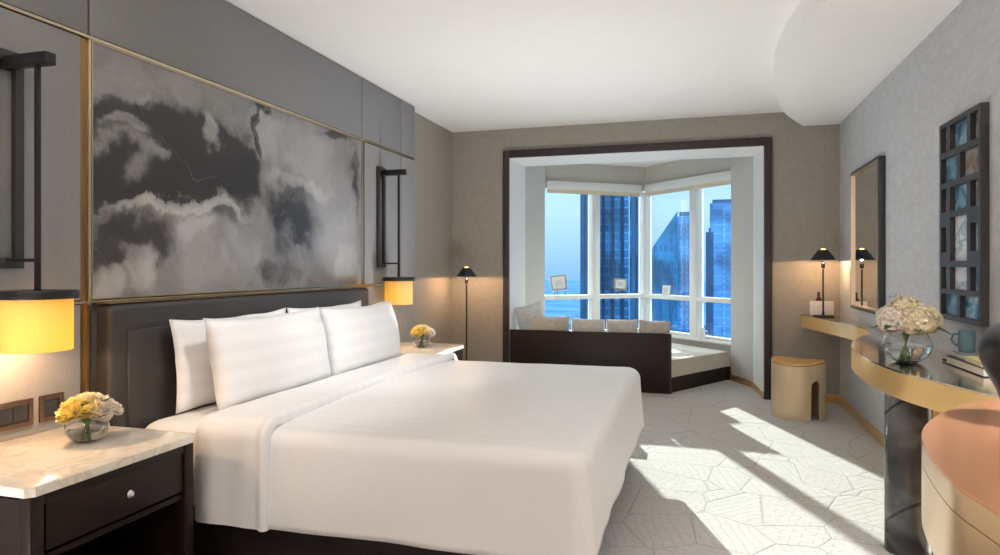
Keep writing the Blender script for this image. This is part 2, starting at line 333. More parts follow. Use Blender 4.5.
def tube(bm, pts, r, seg=10, r1=None):
    pts = [Vector(p) for p in pts]; rings = []; n = len(pts)
    for i, p in enumerate(pts):
        t = (pts[min(i + 1, n - 1)] - pts[max(i - 1, 0)]).normalized()
        u = t.cross(Vector((0, 0, 1)));
        if u.length < 1e-3: u = t.cross(Vector((1, 0, 0)))
        u.normalize(); w = t.cross(u)
        rr = r if r1 is None else r + (r1 - r) * i / max(1, n - 1)
        rings.append([bm.verts.new(p + u * rr * math.cos(2 * PI * k / seg) + w * rr * math.sin(2 * PI * k / seg)) for k in range(seg)])
    for a, b in zip(rings, rings[1:]):
        for k in range(seg): bm.faces.new((a[k], a[(k + 1) % seg], b[(k + 1) % seg], b[k]))
    bm.faces.new(rings[0][::-1]); bm.faces.new(rings[-1])

def tubeo(name, pts, r, m, parent=None, seg=10, r1=None):
    bm = bmesh.new(); tube(bm, pts, r, seg, r1); return finish(name, bm, m, parent, smooth=40)

def catmull(P, n=8, closed=False):
    out = []; K = len(P)
    for i in range(K if closed else K - 1):
        g = lambda j: Vector(P[j % K]) if closed else Vector(P[max(0, min(K - 1, j))])
        p0, p1, p2, p3 = g(i - 1), g(i), g(i + 1), g(i + 2)
        for k in range(n):
            t = k / n
            out.append(.5 * ((2 * p1) + (p2 - p0) * t + (2 * p0 - 5 * p1 + 4 * p2 - p3) * t * t + (3 * p1 - p0 - 3 * p2 + p3) * t ** 3))
    if not closed: out.append(Vector(P[-1]))
    return [tuple(v) for v in out]

def empty(name, loc=(0, 0, 0), rz=0.0):
    o = bpy.data.objects.new(name, None); C.objects.link(o); o.empty_display_size = .1
    o.location = loc; o.rotation_euler = (0, 0, rz); return o

def tag(o, label, cat, group=None):
    o['label'] = label; o['category'] = cat
    if group: o['group'] = group
    return o

def thing(name, label, cat, loc=(0, 0, 0), rz=0.0, group=None): return tag(empty(name, loc, rz), label, cat, group)
def struct(o): o['kind'] = 'structure'; return o

def copy_tree(o, parent=None):
    c = o.copy(); C.objects.link(c)
    if parent: c.parent = parent
    for ch in list(o.children): copy_tree(ch, c)
    return c

# ------------------------------------------------------------------ the room shell
WL, WP, WR, WB, H = -2.60, -2.505, 1.263, 6.88, 2.75     # left wall, left panelling face, right wall, back wall, ceiling
YR = -4.2                                                # rear wall behind the camera
struct(boxo('floor', (-2.9, YR - .2, -.12), (1.6, 9.6, 0), 'carpet'))
struct(boxo('ceiling', (-2.8, YR - .2, H), (1.5, 7.0, H + .12), 'ceiling'))
struct(boxo('wall_left', (-2.8, YR - .2, 0), (WL, 7.0, H), 'wall_back'))
struct(boxo('wall_right', (WR, YR - .2, 0), (WR + .15, WB, H), 'wall_right'))
bm = bmesh.new()
box(bm, (WL, WB, 0), (-1.99, WB + .12, H)); box(bm, (.645, WB, 0), (WR + .15, WB + .12, H)); box(bm, (-1.99, WB, 2.48), (.645, WB + .12, H))
struct(finish('wall_back', bm, 'wall_back'))
# rear wall, with an unseen window added for the fill light
bm = bmesh.new(); rx0, rx1, rz0, rz1 = -2.3, .95, .35, 2.45
box(bm, (WL, YR - .12, 0), (rx0, YR, H)); box(bm, (rx1, YR - .12, 0), (WR, YR, H)); box(bm, (rx0, YR - .12, 0), (rx1, YR, rz0)); box(bm, (rx0, YR - .12, rz1), (rx1, YR, H))
struct(finish('wall_rear', bm, 'wall_back'))
w3 = struct(empty('added_rear_window', (0, 0, 0)))
bm = bmesh.new()
for a in (rx0, -1.25, -.15, rx1 - .06): box(bm, (a, YR - .1, rz0), (a + .06, YR - .02, rz1), .006)
for z in (rz0, rz1 - .06): box(bm, (rx0, YR - .1, z), (rx1, YR - .02, z + .06), .006)
finish('frame', bm, 'white', w3, smooth=35); boxo('pane', (rx0 + .02, YR - .065, rz0 + .02), (rx1 - .02, YR - .06, rz1 - .02), 'clear', w3)

# curved lowered ceiling along the right wall
low = catmull([(1.262, .4), (1.02, .75), (.86, 1.5), (.80, 2.3), (.70, 3.1), (.609, 3.652), (.557, 3.943), (.513, 4.292), (.497, 4.763), (.531, 5.30), (.69, 6.16), (.931, 6.842), (.95, 6.879)], 8)
struct(prismo('ceiling_lower', low + [(1.262, 6.879)], 2.606, H, 'ceiling', smooth=30))

# left wall panelling with brass reveals
pan = struct(empty('wall_left_panelling'))
def panel(y0, y1, z0, z1, m='panel', x=WP, g=.004):
    return boxo('panel', (WL, y0 + g, z0 + g), (x, y1 - g, z1 - g), m, pan, .006)
ZS, ZH = 2.262, 1.125
for (a, b) in ((-1.5, .6), (.6, 2.235), (2.235, 4.655), (4.655, 5.36), (5.36, 5.66)): panel(a, b, ZS + .006, H, 'panel_up')
for (a, b) in ((-1.5, .6), (.6, 2.200), (4.693, 5.36), (5.36, 5.66)): panel(a, b, ZH + .004, ZS - .006)
for (a, b) in ((-1.5, .6), (.6, 2.200), (4.693, 5.36), (5.36, 5.66)): panel(a, b, 0.0, ZH - .004)
panel(2.245, 4.645, 0.0, ZH - .004, 'panel', WP - .02)
bm = bmesh.new()
box(bm, (WL, -1.5, ZS - .006), (WP + .003, 5.66, ZS + .006)); box(bm, (WL, -1.5, ZH - .005), (WP + .002, 5.66, ZH + .005))
finish('seam_strip', bm, 'brass_bright', pan)
for a, b in ((2.203, 2.243), (4.648, 4.690)):
    boxo('brass_reveal', (WL, a, .0), (WP - .012, b, ZS - .01), 'brass', pan)
    boxo('brass_edge', (WP - .012, (a if a > 3 else b - .014), .0), (WP + .004, (a + .014 if a > 3 else b), ZS - .01), 'brass_bright', pan)

# dark trim round the bay opening
bm = bmesh.new()
box(bm, (-2.012, WB - .035, 0), (-1.945, WB - .001, 2.515), .006); box(bm, (.6, WB - .035, 0), (.672, WB - .001, 2.515), .006)
box(bm, (-1.945, WB - .035, 2.435), (.6, WB - .001, 2.515), .006)
struct(finish('trim_1', bm, 'trimwood', smooth=35))
bm = bmesh.new(); prism(bm, [(.5995, 6.882), (.5515, 7.468), (.5475, 7.468), (.5955, 6.882)], .071, 2.4345); struct(finish('lit_reveal_right', bm, 'white'))  # right jamb lining: white paint stands in for room light on it
bm = bmesh.new(); prism(bm, [(-1.9445, 6.882), (-1.9345, 7.498), (-1.9305, 7.498), (-1.9405, 6.882)], .0, 2.4345); struct(finish('lit_reveal_left', bm, 'white'))  # left jamb lining, whitened for the light it catches
# baseboards
struct(boxo('baseboard_right', (WR - .016, YR, 0), (WR, WB, .075), 'base_gold', bev=.003))
struct(boxo('baseboard_left', (WL, 5.67, 0), (WL + .016, WB, .075), 'base_gold', bev=.003))
bm = bmesh.new(); box(bm, (WL + .016, WB - .016, 0), (-2.013, WB, .075), .003); box(bm, (.673, WB - .016, 0), (WR - .016, WB, .075), .003)
struct(finish('baseboard_back', bm, 'base_gold', smooth=35))

# the bay: splayed side walls, V of windows
Lw, Cw, Rw = Vector((-1.88, 8.31)), Vector((-.70, 9.18)), Vector((.36, 8.06))
L0 = Lw + (Lw - Cw) * .16; R0 = Rw + (Rw - Cw) * .14
def wallpoly(name, pts, z0, z1, m, parent=None): return struct(prismo(name, pts, z0, z1, m, parent, smooth=False))
wallpoly('wall_bay_left', [(-1.945, 6.881), (-1.935, 7.5), (-1.80, 7.95), (-1.98, 8.24), (-2.12, 8.16), (-2.12, 7.01), (-1.989, 7.0), (-1.989, 6.881)], 0, 2.75, 'bay_wall')
wallpoly('wall_bay_right', [(.6, 6.881), (.552, 7.47), (.345, 7.92), (.43, 7.99), (.56, 8.02), (.76, 7.6), (.76, 7.01), (.644, 7.0), (.644, 6.881)], 0, 2.75, 'bay_wall')
bm = bmesh.new(); prism(bm, [(.549, 7.462), (.342, 7.912), (.333, 7.907), (.540, 7.458)], 0, .07); prism(bm, [(.594, 6.885), (.547, 7.46), (.537, 7.458), (.584, 6.885)], 0, .07)
struct(finish('baseboard_bay', bm, 'base_gold'))
struct(boxo('ceiling_bay_front', (-1.988, WB + .001, 2.435), (.643, 7.5, 2.479), 'ceiling'))
wallpoly('ceiling_bay', [(-2.12, 7.01), (.76, 7.01), (.76, 8.0), (-.66, 9.5), (-2.15, 8.4)], 2.612, 2.75, 'ceiling')

def window(name, A, B, posts, blind_label, s0, s1):
    """window band on the line A-B: sill wall, head wall, frame, mullions, mid rail, panes; local x along A-B, local y outward"""
    d = (B - A); ln = d.length; ang = math.atan2(d.y, d.x)
    w = struct(empty(name, (A.x, A.y, 0), ang))
    zs, zr, zh = .405, .875, 2.245
    boxo('sill_wall', (s0, .0, 0), (s1, .14, zs - .03), 'bay_wall', w)
    boxo('sill', (s0, -.06, zs - .03), (s1, .14, zs), 'white', w, .004)
    boxo('head_wall', (s0, -.005, zh + .05), (s1, .14, 2.612), 'bay_wall', w)
    bm = bmesh.new()
    box(bm, (s0, .02, zs), (s1, .11, zs + .03), .004); box(bm, (s0, .02, zh + .02), (s1, .11, zh + .06), .004)
    finish('frame', bm, 'white', w, smooth=35)
    for (a, b) in posts: boxo('mullion', (a, -.03, zs), (b, .10, zh + .02), 'white', w, .006)
    edges = sorted([s0] + [v for p in posts for v in p] + [s1])
    for i in range(0, len(edges) - 1, 2):
        if edges[i + 1] - edges[i] < .05: continue
        boxo('rail', (edges[i], -.03, zr - .025), (edges[i + 1], .115, zr + .028), 'white', w, .005)
        boxo('pane', (edges[i], .06, zs + .02), (edges[i + 1], .066, zr - .02), 'pane', w)
        boxo('pane', (edges[i], .06, zr + .02), (edges[i + 1], .066, zh + .03), 'pane', w)
    bl = thing('roller_blind', blind_label, 'blind', (A.x, A.y, 0), ang, 'rolled up window blinds')
    b0, b1 = (0.0, ln - .09) if s0 < 0 else (.09, ln + .06)
    boxo('cassette', (b0, -.075, 2.262), (b1, -.012, 2.362), 'white', bl, .006)
    boxo('blind_fabric', (b0 + .01, -.052, 2.222), (b1 - .01, -.048, 2.262), 'cream', bl)
    boxo('bottom_bar', (b0 + .01, -.058, 2.208), (b1 - .01, -.042, 2.224), 'cream', bl, .003)
    return w, ang
lenL, lenR = (Cw - Lw).length, (Rw - Cw).length
_, angL = window('window_1', Lw, Cw, [(.66, .775), (lenL - .035, lenL + .02)], 'rolled-up cream blind above the panes facing the plain sky', -.2, lenL + .02)
_, angR = window('window_2', Cw, Rw, [(-.01, .03), (.885, 1.0)], 'rolled-up cream blind above the panes facing the sloping-topped tower', .0, lenR + .2)

# ------------------------------------------------------------------ wall art
art = thing('wall_art', 'wide black and grey abstract ink painting above the headboard', 'painting', (WP - .01, 3.445, 1.694))
boxo('canvas', (-.05, -1.195, -.553), (.012, 1.195, .553), 'art', art, .003)
bm = bmesh.new()
for lo, hi in (((-.05, -1.2, -.558), (.016, -1.195, .558)), ((-.05, 1.195, -.558), (.016, 1.2, .558)), ((-.05, -1.195, .553), (.016, 1.195, .558)), ((-.05, -1.195, -.558), (.016, 1.195, -.553))): box(bm, lo, hi)
finish('edge_frame', bm, 'brass_bright', art)

# ------------------------------------------------------------------ bed
bed = thing('bed', 'large bed with white mattress and tall dark leather headboard', 'bed', (-1.4, 3.38, 0))
def inb(o): o.parent = bed; o.matrix_parent_inverse = Matrix.Translation((1.4, -3.38, 0)); return o
boxo('bed_base', (-2.36 + 1.4, -.95, .0), (-.46 + 1.4, .95, .235), 'darkwood_x', bed, .012)
def soft_box(name, lo, hi, r, m, parent, wob=.004, seed=0):
    bm = bmesh.new(); box(bm, lo, hi, r, 5)
    bmesh.ops.subdivide_edges(bm, edges=[e for e in bm.edges if e.calc_length() > .2], cuts=10, use_grid_fill=True)
    for v in bm.verts: v.co += Vector((noise.noise(v.co * 5 + Vector((seed, 0, 0))), noise.noise(v.co * 5 + Vector((0, seed + 9, 0))), noise.noise(v.co * 5 + Vector((0, 3, seed))))) * wob
    return finish(name, bm, m, parent, smooth=True)
soft_box('mattress', (-2.375 + 1.4, -1.055, .24), (-.45 + 1.4, 1.04, .598), .09, 'sheet', bed)
hb = soft_box('headboard', (WP + 1.4 + .009, -1.13, .0), (-2.40 + 1.4, 1.205, 1.115), .03, 'leather', bed, .002)
boxo('headboard_panel', (-2.405 + 1.4, -1.05, .25), (-2.388 + 1.4, 1.10, 1.0), 'leather', hb, .008)
boxo('headboard_cap', (WP + 1.4 + .008, -1.13, 1.118), (-2.415 + 1.4, 1.205, 1.124), 'brass', hb, .001)

def drape(name, x0, x1, y0, y1, zt, zhem, m, parent=None, infl=0.0, seed=0.0, hem_wave=.012, wr=1.0, foot=True):
    """cloth lying on the bed: top plus skirt hanging over the near side, the foot and the far side"""
    R = .085; per = []
    nS = 44
    # perimeter from head on the near side, round the foot, to head on the far side
    def corner(cx, cy, a0, a1, n=9):
        return [(cx + R * math.cos(a0 + (a1 - a0) * k / n), cy + R * math.sin(a0 + (a1 - a0) * k / n), a0 + (a1 - a0) * k / n) for k in range(n + 1)]
    if foot:
        for k in range(nS): per.append((x0 + (x1 - R - x0) * k / nS, y0, -PI / 2))
        per += corner(x1 - R, y0 + R, -PI / 2, 0)
        for k in range(1, nS): per.append((x1, y0 + R + (y1 - y0 - 2 * R) * k / nS, 0))
        per += corner(x1 - R, y1 - R, 0, PI / 2)
        for k in range(1, nS + 1): per.append((x1 - R + (x0 - x1 + R) * k / nS, y1, PI / 2))
    yc = (y0 + y1) / 2
    bm = bmesh.new(); rows = []
    Rr = .07                                              # roll radius at the edge
    prof = []
    for k in range(15): prof.append(('top', k / 14))
    for k in range(1, 9): prof.append(('roll', k / 8))
    for k in range(1, 15): prof.append(('skirt', k / 14))
    xe = x1 - (yc - y0)
    for (px, py, a) in per:
        row = []; nx, ny = math.cos(a), math.sin(a)
        sx, sy = min(px, xe), yc
        corner_f = abs(math.sin(2 * a))
        for kind, t in prof:
            if kind == 'top':
                ex, ey = px - nx * Rr, py - ny * Rr
                x, y, z = sx + (ex - sx) * t, sy + (ey - sy) * t, zt
                z -= .012 * t ** 3
            elif kind == 'roll':
                q = t * PI / 2; x = px - nx * Rr + nx * Rr * math.sin(q); y = py - ny * Rr + ny * Rr * math.sin(q); z = zt - .012 - Rr * (1 - math.cos(q))
            else:
                zz = zt - .012 - Rr; hem = zhem + hem_wave * noise.noise(Vector((px * 1.3 + seed, py * 1.3, 0)))
                out = .012 * t + .016 * t * noise.noise(Vector((px * 3.2 + seed, py * 3.2, 1.0))) * wr + corner_f * .03 * t
                x, y, z = px + nx * out, py + ny * out, zz + (hem - zz) * t
            p = Vector((x, y, z))
            amp = (.006 if kind != 'skirt' else .004) * wr
            wv = noise.noise(Vector((x * 1.1 + seed, y * 5.5, z * 2))) * amp + noise.noise(Vector((x * 7, y * 7 + seed, z * 6))) * amp * .5
            if kind == 'top': p.z += wv + infl
            elif kind == 'roll': p += Vector((nx * math.sin(t * PI / 2), ny * math.sin(t * PI / 2), math.cos(t * PI / 2))) * (wv + infl)
            else: p += Vector((nx, ny, 0)) * (wv + infl)
            row.append(bm.verts.new(p))
        rows.append(row)
    for a, b in zip(rows, rows[1:]):
        for k in range(len(prof) - 1):
            try: bm.faces.new((a[k], b[k], b[k + 1], a[k + 1]))
            except ValueError: pass
    bmesh.ops.remove_doubles(bm, verts=bm.verts, dist=.0006)
    o = finish(name, bm, m, parent, smooth=True)
    s = o.modifiers.new('thickness', 'SOLIDIFY'); s.thickness = .012; s.offset = -1
    return o

duvet = drape('duvet', -1.985, -.365, 2.295, 4.45, .634, .235, 'linen', seed=2.0)
tag(duvet, 'white satin-stripe duvet spread over the bed with a turned-down top edge', 'duvet')

def band(name, x0, x1, y0, y1, zt, zhem, m, parent, infl):
    """the turned-down strip: an inverted U across the bed with a rounded thick edge on the foot side"""
    Rr = .07; path = []
    for k in range(12): path.append((y0, zhem + (zt - Rr - zhem) * k / 12, -1, 0))
    for k in range(9): q = k / 8 * PI / 2; path.append((y0 + Rr - Rr * math.cos(q), zt - Rr + Rr * math.sin(q), -math.cos(q), math.sin(q)))
    for k in range(1, 48): path.append((y0 + Rr + (y1 - y0 - 2 * Rr) * k / 48, zt, 0, 1))
    for k in range(9): q = PI / 2 - k / 8 * PI / 2; path.append((y1 - Rr + Rr * math.cos(q), zt - Rr + Rr * math.sin(q), math.cos(q), math.sin(q)))
    for k in range(1, 13): path.append((y1, zt - Rr - (zt - Rr - zhem) * k / 12, 1, 0))
    prof = [(0, .004), (.02, infl)] + [(.02 + (x1 - x0 - .05) * k / 10, infl + .003 * math.sin(k)) for k in range(1, 10)] + [(x1 - x0 - .042, infl + .004), (x1 - x0 - .032, infl + .012), (x1 - x0 - .018, infl + .017), (x1 - x0 - .006, infl + .012), (x1 - x0, infl + .002), (x1 - x0 + .001, -.004), (x1 - x0 - .004, -.016)]
    bm = bmesh.new(); rows = []
    for (y, z, ny, nz) in path:
        bow = .03 * math.sin((y - y0) / (y1 - y0) * PI)
        row = []
        for dx, h in prof:
            hh = h + noise.noise(Vector(((x0 + dx) * 6, y * 4, z * 5))) * .003
            row.append(bm.verts.new((x0 + dx - bow * (dx / (x1 - x0)) + noise.noise(Vector((y * 3, z * 3, 5))) * .006, y + ny * hh, z + nz * hh)))
        rows.append(row)
    for a, b in zip(rows, rows[1:]):
        for k in range(len(prof) - 1): bm.faces.new((a[k], b[k], b[k + 1], a[k + 1]))
    return finish(name, bm, m, parent, smooth=True)
band('turned_down_edge', -2.0, -1.645, 2.288, 4.457, .642, .228, 'linen', duvet, .016)

def pillow_bm(w, h, t, seed, nu=28, nv=20, puff=.5, wrinkle=.009, ear=.05):
    """pillow lying in the local YZ plane (w along y, h along z, t along x)"""
    bm = bmesh.new(); g = {}
    for side in (1, -1):
        for i in range(nu + 1):
            for j in range(nv + 1):
                u, v = i / nu * 2 - 1, j / nv * 2 - 1
                edge = i in (0, nu) or j in (0, nv)
                if side < 0 and edge: g[(-1, i, j)] = g[(1, i, j)]; continue
                d = max(0, (1 - abs(u) ** 2.4)) ** puff * max(0, (1 - abs(v) ** 2.4)) ** puff
                cx = 1 - ear * (1 - v * v) * abs(u) ** 3; cz = 1 - ear * (2.0 if v > 0 else .3) * (1 - u * u) * abs(v) ** 3
                y, z = u * w / 2 * cx, v * h / 2 * cz
                n = noise.noise(Vector((y * 9 + seed, z * 9, side * 3))) * wrinkle + noise.noise(Vector((y * 22, z * 22 + seed, side))) * wrinkle * .4
                x = side * (t / 2 * d + n * min(1, d * 3 + .1))
                g[(side, i, j)] = bm.verts.new((x, y, z + noise.noise(Vector((y * 5, seed, 0))) * .008 * (v)))
    for side in (1, -1):
        for i in range(nu):
            for j in range(nv):
                q = (g[(side, i, j)], g[(side, i + 1, j)], g[(side, i + 1, j + 1)], g[(side, i, j + 1)])
                bm.faces.new(q if side > 0 else q[::-1])
    return bm
def pillow(name, loc, w, h, t, lean, label, cat, group, m, seed, rz=0, roll=0):
    o = finish(name, pillow_bm(w, h, t, seed), m, None, smooth=True)
    o.location = loc; o.rotation_euler = (roll, -math.radians(lean), rz)
    return tag(o, label, cat, group)
G = 'white bed pillows against the headboard'
pillow('pillow', (-2.300, 2.935, .821), .90, .43, .115, 5, 'white back pillow against the headboard on the side of the large near nightstand', 'pillow', G, 'pillowcase', 1)
pillow('pillow', (-2.300, 3.845, .821), .90, .43, .115, 5, 'white back pillow mostly hidden, on the side of the small far nightstand', 'pillow', G, 'pillowcase', 4)
pillow('pillow', (-2.108, 2.985, .824), .96, .445, .215, 11, 'plump white front pillow on the side of the large near nightstand', 'pillow', G, 'pillowcase', 11)
pillow('pillow', (-2.108, 3.94, .819), .94, .435, .215, 11, 'plump white front pillow on the side of the small far nightstand', 'pillow', G, 'pillowcase', 17)

# ------------------------------------------------------------------ nightstands
def make_nightstand():
    t = thing('nightstand', '', 'nightstand', (WP + .002, 1.833, 0), 0, 'nightstands beside the bed')
    D, W = .60, .335
    bm = bmesh.new()
    for s in (-1, 1):
        box(bm, (.0, s * W - (.045 if s > 0 else 0), 0), (.045, s * W + (.045 if s < 0 else 0), .5915), .004)
        box(bm, (D - .045, s * W - (.045 if s > 0 else 0), 0), (D, s * W + (.045 if s < 0 else 0), .5915), .004)
        y0 = s * W - (.035 if s > 0 else -.01); box(bm, (.04, y0, .04), (D - .04, y0 + .025, .575))
    box(bm, (.01, -W + .02, .05), (.03, W - .02, .57)); box(bm, (.02, -W + .02, .555), (D - .004, W - .02, .5915), .003); box(bm, (.02, -W + .02, .375), (D - .02, W - .02, .395))
    box(bm, (.02, -W + .02, .04), (D - .02, W - .02, .065))
    finish('carcass', bm, 'darkwood', t, smooth=35)
    bm = bmesh.new(); ch = .02
    prism(bm, [(.0, -W - .012), (D + .012 - ch, -W - .012), (D + .012, -W - .012 + ch), (D + .012, W + .012 - ch), (D + .012 - ch, W + .012), (.0, W + .012)], .592, .622, .008)
    finish('marble_top', bm, 'marble', t, smooth=35)
    dr = boxo('drawer', (.1, -W + .055, .41), (D - .006, W - .055, .556), 'darkwood', t, .004)
    latheo('knob', [(0, 0), (.006, 0), (.006, .018), (.013, .022), (.014, .028), (.010, .034), (0, .035)], 'chrome', dr, seg=20)
    k = [c for c in dr.children][0]; k.rotation_euler = (0, PI / 2, 0); k.location = (D - .007, .01, .492)
    return t
ns1 = make_nightstand(); ns1['label'] = 'dark wood nightstand with cream marble top, drawer knob facing, large and near'
ns2 = copy_tree(ns1); ns2.location = (WP + .002, 4.948, 0); ns2['label'] = 'small far dark nightstand with pale top beyond the pillows'

# ------------------------------------------------------------------ wall lamps
def make_wall_lamp():
    t = thing('wall_lamp', '', 'lamp', (WP, 1.866, 0), 0, 'hanging bedside wall lamps')
    bm = bmesh.new()
    for y in (-.064, .030): box(bm, (.002, y, 1.27), (.026, y + .034, 2.09), .003)
    for z in (1.27, 2.05): box(bm, (.002, -.030, z), (.026, .030, z + .04), .003)
    finish('wall_frame', bm, 'grey_metal', t, smooth=35)
    boxo('arm', (.004, -.022, 2.018), (.235, .022, 2.062), 'black_metal', t, .003)
    boxo('crossbar', (.02, -.006, 1.295), (.18, .006, 1.308), 'black_metal', t, .002)
    boxo('hanging_rod', (.163, -.008, 1.18), (.18, .008, 2.02), 'black_metal', t, .002)
    cx = .171
    cp = latheo('shade_cap', [(0, 1.168), (.116, 1.168), (.117, 1.160), (.130, 1.160), (.132, 1.164), (.132, 1.186), (.130, 1.19), (0, 1.19)], 'black_metal', t, (cx, 0, 0), 48)
    r = .113
    sh = latheo('lamp_shade', [(r, 1.166), (r, 1.10), (r, 1.03), (r, .970), (r - .003, .970), (r - .003, 1.03), (r - .003, 1.10), (r - .003, 1.166)], 'shade', t, (cx, 0, 0), 48)
    latheo('bulb', [(0, 1.03), (.016, 1.035), (.026, 1.055), (.024, 1.08), (.012, 1.10), (0, 1.10)], 'bulb', t, (cx, 0, 0), 20)
    latheo('socket', [(0, 1.10), (.013, 1.10), (.013, 1.168), (0, 1.168)], 'black_metal', t, (cx, 0, 0), 20)
    return t
wl1 = make_wall_lamp(); wl1['label'] = 'hanging wall lamp with glowing yellow drum shade over the near nightstand'
wl2 = copy_tree(wl1); wl2.location = (WP, 4.95, 0); wl2['label'] = 'smaller-looking hanging wall lamp with yellow shade behind the far pillow'
def point(name, loc, e, col, r=.03):
    l = bpy.data.lights.new(name, 'POINT'); l.energy = e; l.color = col; l.shadow_soft_size = r
    o = bpy.data.objects.new(name, l); C.objects.link(o); o.location = loc; return o
for y in (1.866, 4.95): point('lamp_light', (WP + .171, y, 1.0), 7.0, (1, .63, .36), .02)

# switch plates on the panelling
def plate(y, w, n, label):
    t = thing('switch_plate', label, 'switch', (WP, y, .712), 0, 'bronze switch plates above the nightstand')
    bm = bmesh.new()
    hw, hh = w / 2, .052
    for lo, hi in (((.001, -hw, -hh), (.010, -hw + .02, hh)), ((.001, hw - .02, -hh), (.010, hw, hh)), ((.001, -hw + .02, hh - .02), (.010, hw - .02, hh)), ((.001, -hw + .02, -hh), (.010, hw - .02, -hh + .02))): box(bm, lo, hi, .002)
    finish('bezel', bm, 'plate', t, smooth=35)
    for k in range(n):
        a = -hw + .022 + (w - .044) * k / n; boxo('rocker', (.001, a, -hh + .022), (.007, a + (w - .044) / n - .002, hh - .022), 'dark', t, .001)
plate(1.90, .16, 2, 'wide bronze double switch plate cut by the picture edge'); plate(2.058, .105, 1, 'square bronze single switch plate beside the flower vase')

# ------------------------------------------------------------------ flowers
def petal(bm, c, nrm, size, curl, ang, ratio=.8):
    """a cupped petal of 3x3 verts growing from point c, leaning along nrm"""
    nrm = nrm.normalized(); t = nrm.orthogonal().normalized(); t = Matrix.Rotation(ang, 3, nrm) @ t; b = nrm.cross(t)
    V = []
    for i in range(4):
        s = i / 3; wd = size * ratio * (.35 + .95 * math.sin(PI * (.18 + .72 * s))) * .5
        for j in (-1, 0, 1):
            lift = curl * s + .25 * abs(j) * s
            V.append(bm.verts.new(c + t * size * s * math.cos(curl * s) + nrm * size * (s * math.sin(lift)) + b * wd * j + nrm * size * .1 * random.uniform(-1, 1) * s))
    for i in range(3):
        for j in range(2): bm.faces.new((V[i * 3 + j], V[i * 3 + j + 1], V[i * 3 + j + 4], V[i * 3 + j + 3]))

def rose_bm(r):
    bm = bmesh.new()
    for layer, (n, tilt, sz) in enumerate([(3, 1.25, .75), (5, 1.0, .95), (7, .72, 1.1), (8, .42, 1.2), (8, .12, 1.15)]):
        for k in range(n):
            a = 2 * PI * k / n + layer * .6 + random.uniform(-.2, .2)
            petal(bm, Vector((math.cos(a) * r * .12 * layer, math.sin(a) * r * .12 * layer, r * (.22 - .07 * layer))), Vector((0, 0, 1)), r * sz, tilt + random.uniform(-.1, .1), a - PI / 2 + PI / 2, 1.15)
    return bm

def hydrangea_bm(r, n=230):
    bm = bmesh.new(); bmesh.ops.create_icosphere(bm, subdivisions=2, radius=r * .82)
    for k in range(n):
        z = 1 - 1.75 * (k + .5) / n; a = k * 2.39996; q = math.sqrt(max(0, 1 - z * z)); d = Vector((q * math.cos(a), q * math.sin(a), z))
        c = d * r * random.uniform(.86, 1.05); d2 = (d + Vector((random.uniform(-.3, .3), random.uniform(-.3, .3), random.uniform(-.3, .3)))).normalized()
        o = random.uniform(0, PI)
        for j in range(4): petal(bm, c, d2, r * .19, .28, o + j * PI / 2, 1.0)
    return bm

def leaf_bm(ln, wd, droop):
    bm = bmesh.new(); rows = []
    for i in range(9):
        s = i / 8; w = wd * math.sin(PI * min(1, s * .93 + .05)) ** .8
        z = .06 * math.sin(s * PI) - droop * s * s
        rows.append([bm.verts.new((ln * s, j * w, z * ln + abs(j) * w * .35)) for j in (-1, 0, 1)])
    for a, b in zip(rows, rows[1:]):
        for j in range(2): bm.faces.new((a[j], a[j + 1], b[j + 1], b[j]))
    return bm

def globe_vase(name, label, loc, r, hgt, mouth, group=None, water=.45):
    t = thing(name, label, 'vase', loc, 0, group)
    pr = []
    for k in range(15):
        a = -PI / 2 + .28 + (PI - .28 - math.acos(min(1, mouth / r)) * 0 - .0) * 0
    a0 = -1.15; a1 = math.acos(mouth / r)
    outer = [(r * math.cos(a0 + (a1 - a0) * k / 18), math.sin(a0 + (a1 - a0) * k / 18)) for k in range(19)]
    zlo, zhi = outer[0][1], outer[-1][1]; f = lambda s: (s - zlo) / (zhi - zlo) * hgt
    th = .0035
    prof = [(0, 0)] + [(q, f(s)) for q, s in outer]
    inner = [(q - th, max(f(s), .008)) for q, s in outer[::-1]]
    prof += inner + [(0, .008)]
    latheo('glass_globe', prof, 'glass', t, seg=48, smooth=True)
    zw = water * hgt; wp = [(0, .009)] + [(q - th - .0008, max(f(s), .009)) for q, s in outer if f(s) < zw] 
    wp += [(wp[-1][0] + .001, zw), (0, zw)]
    latheo('water', wp, 'water', t, seg=48, smooth=60)
    return t

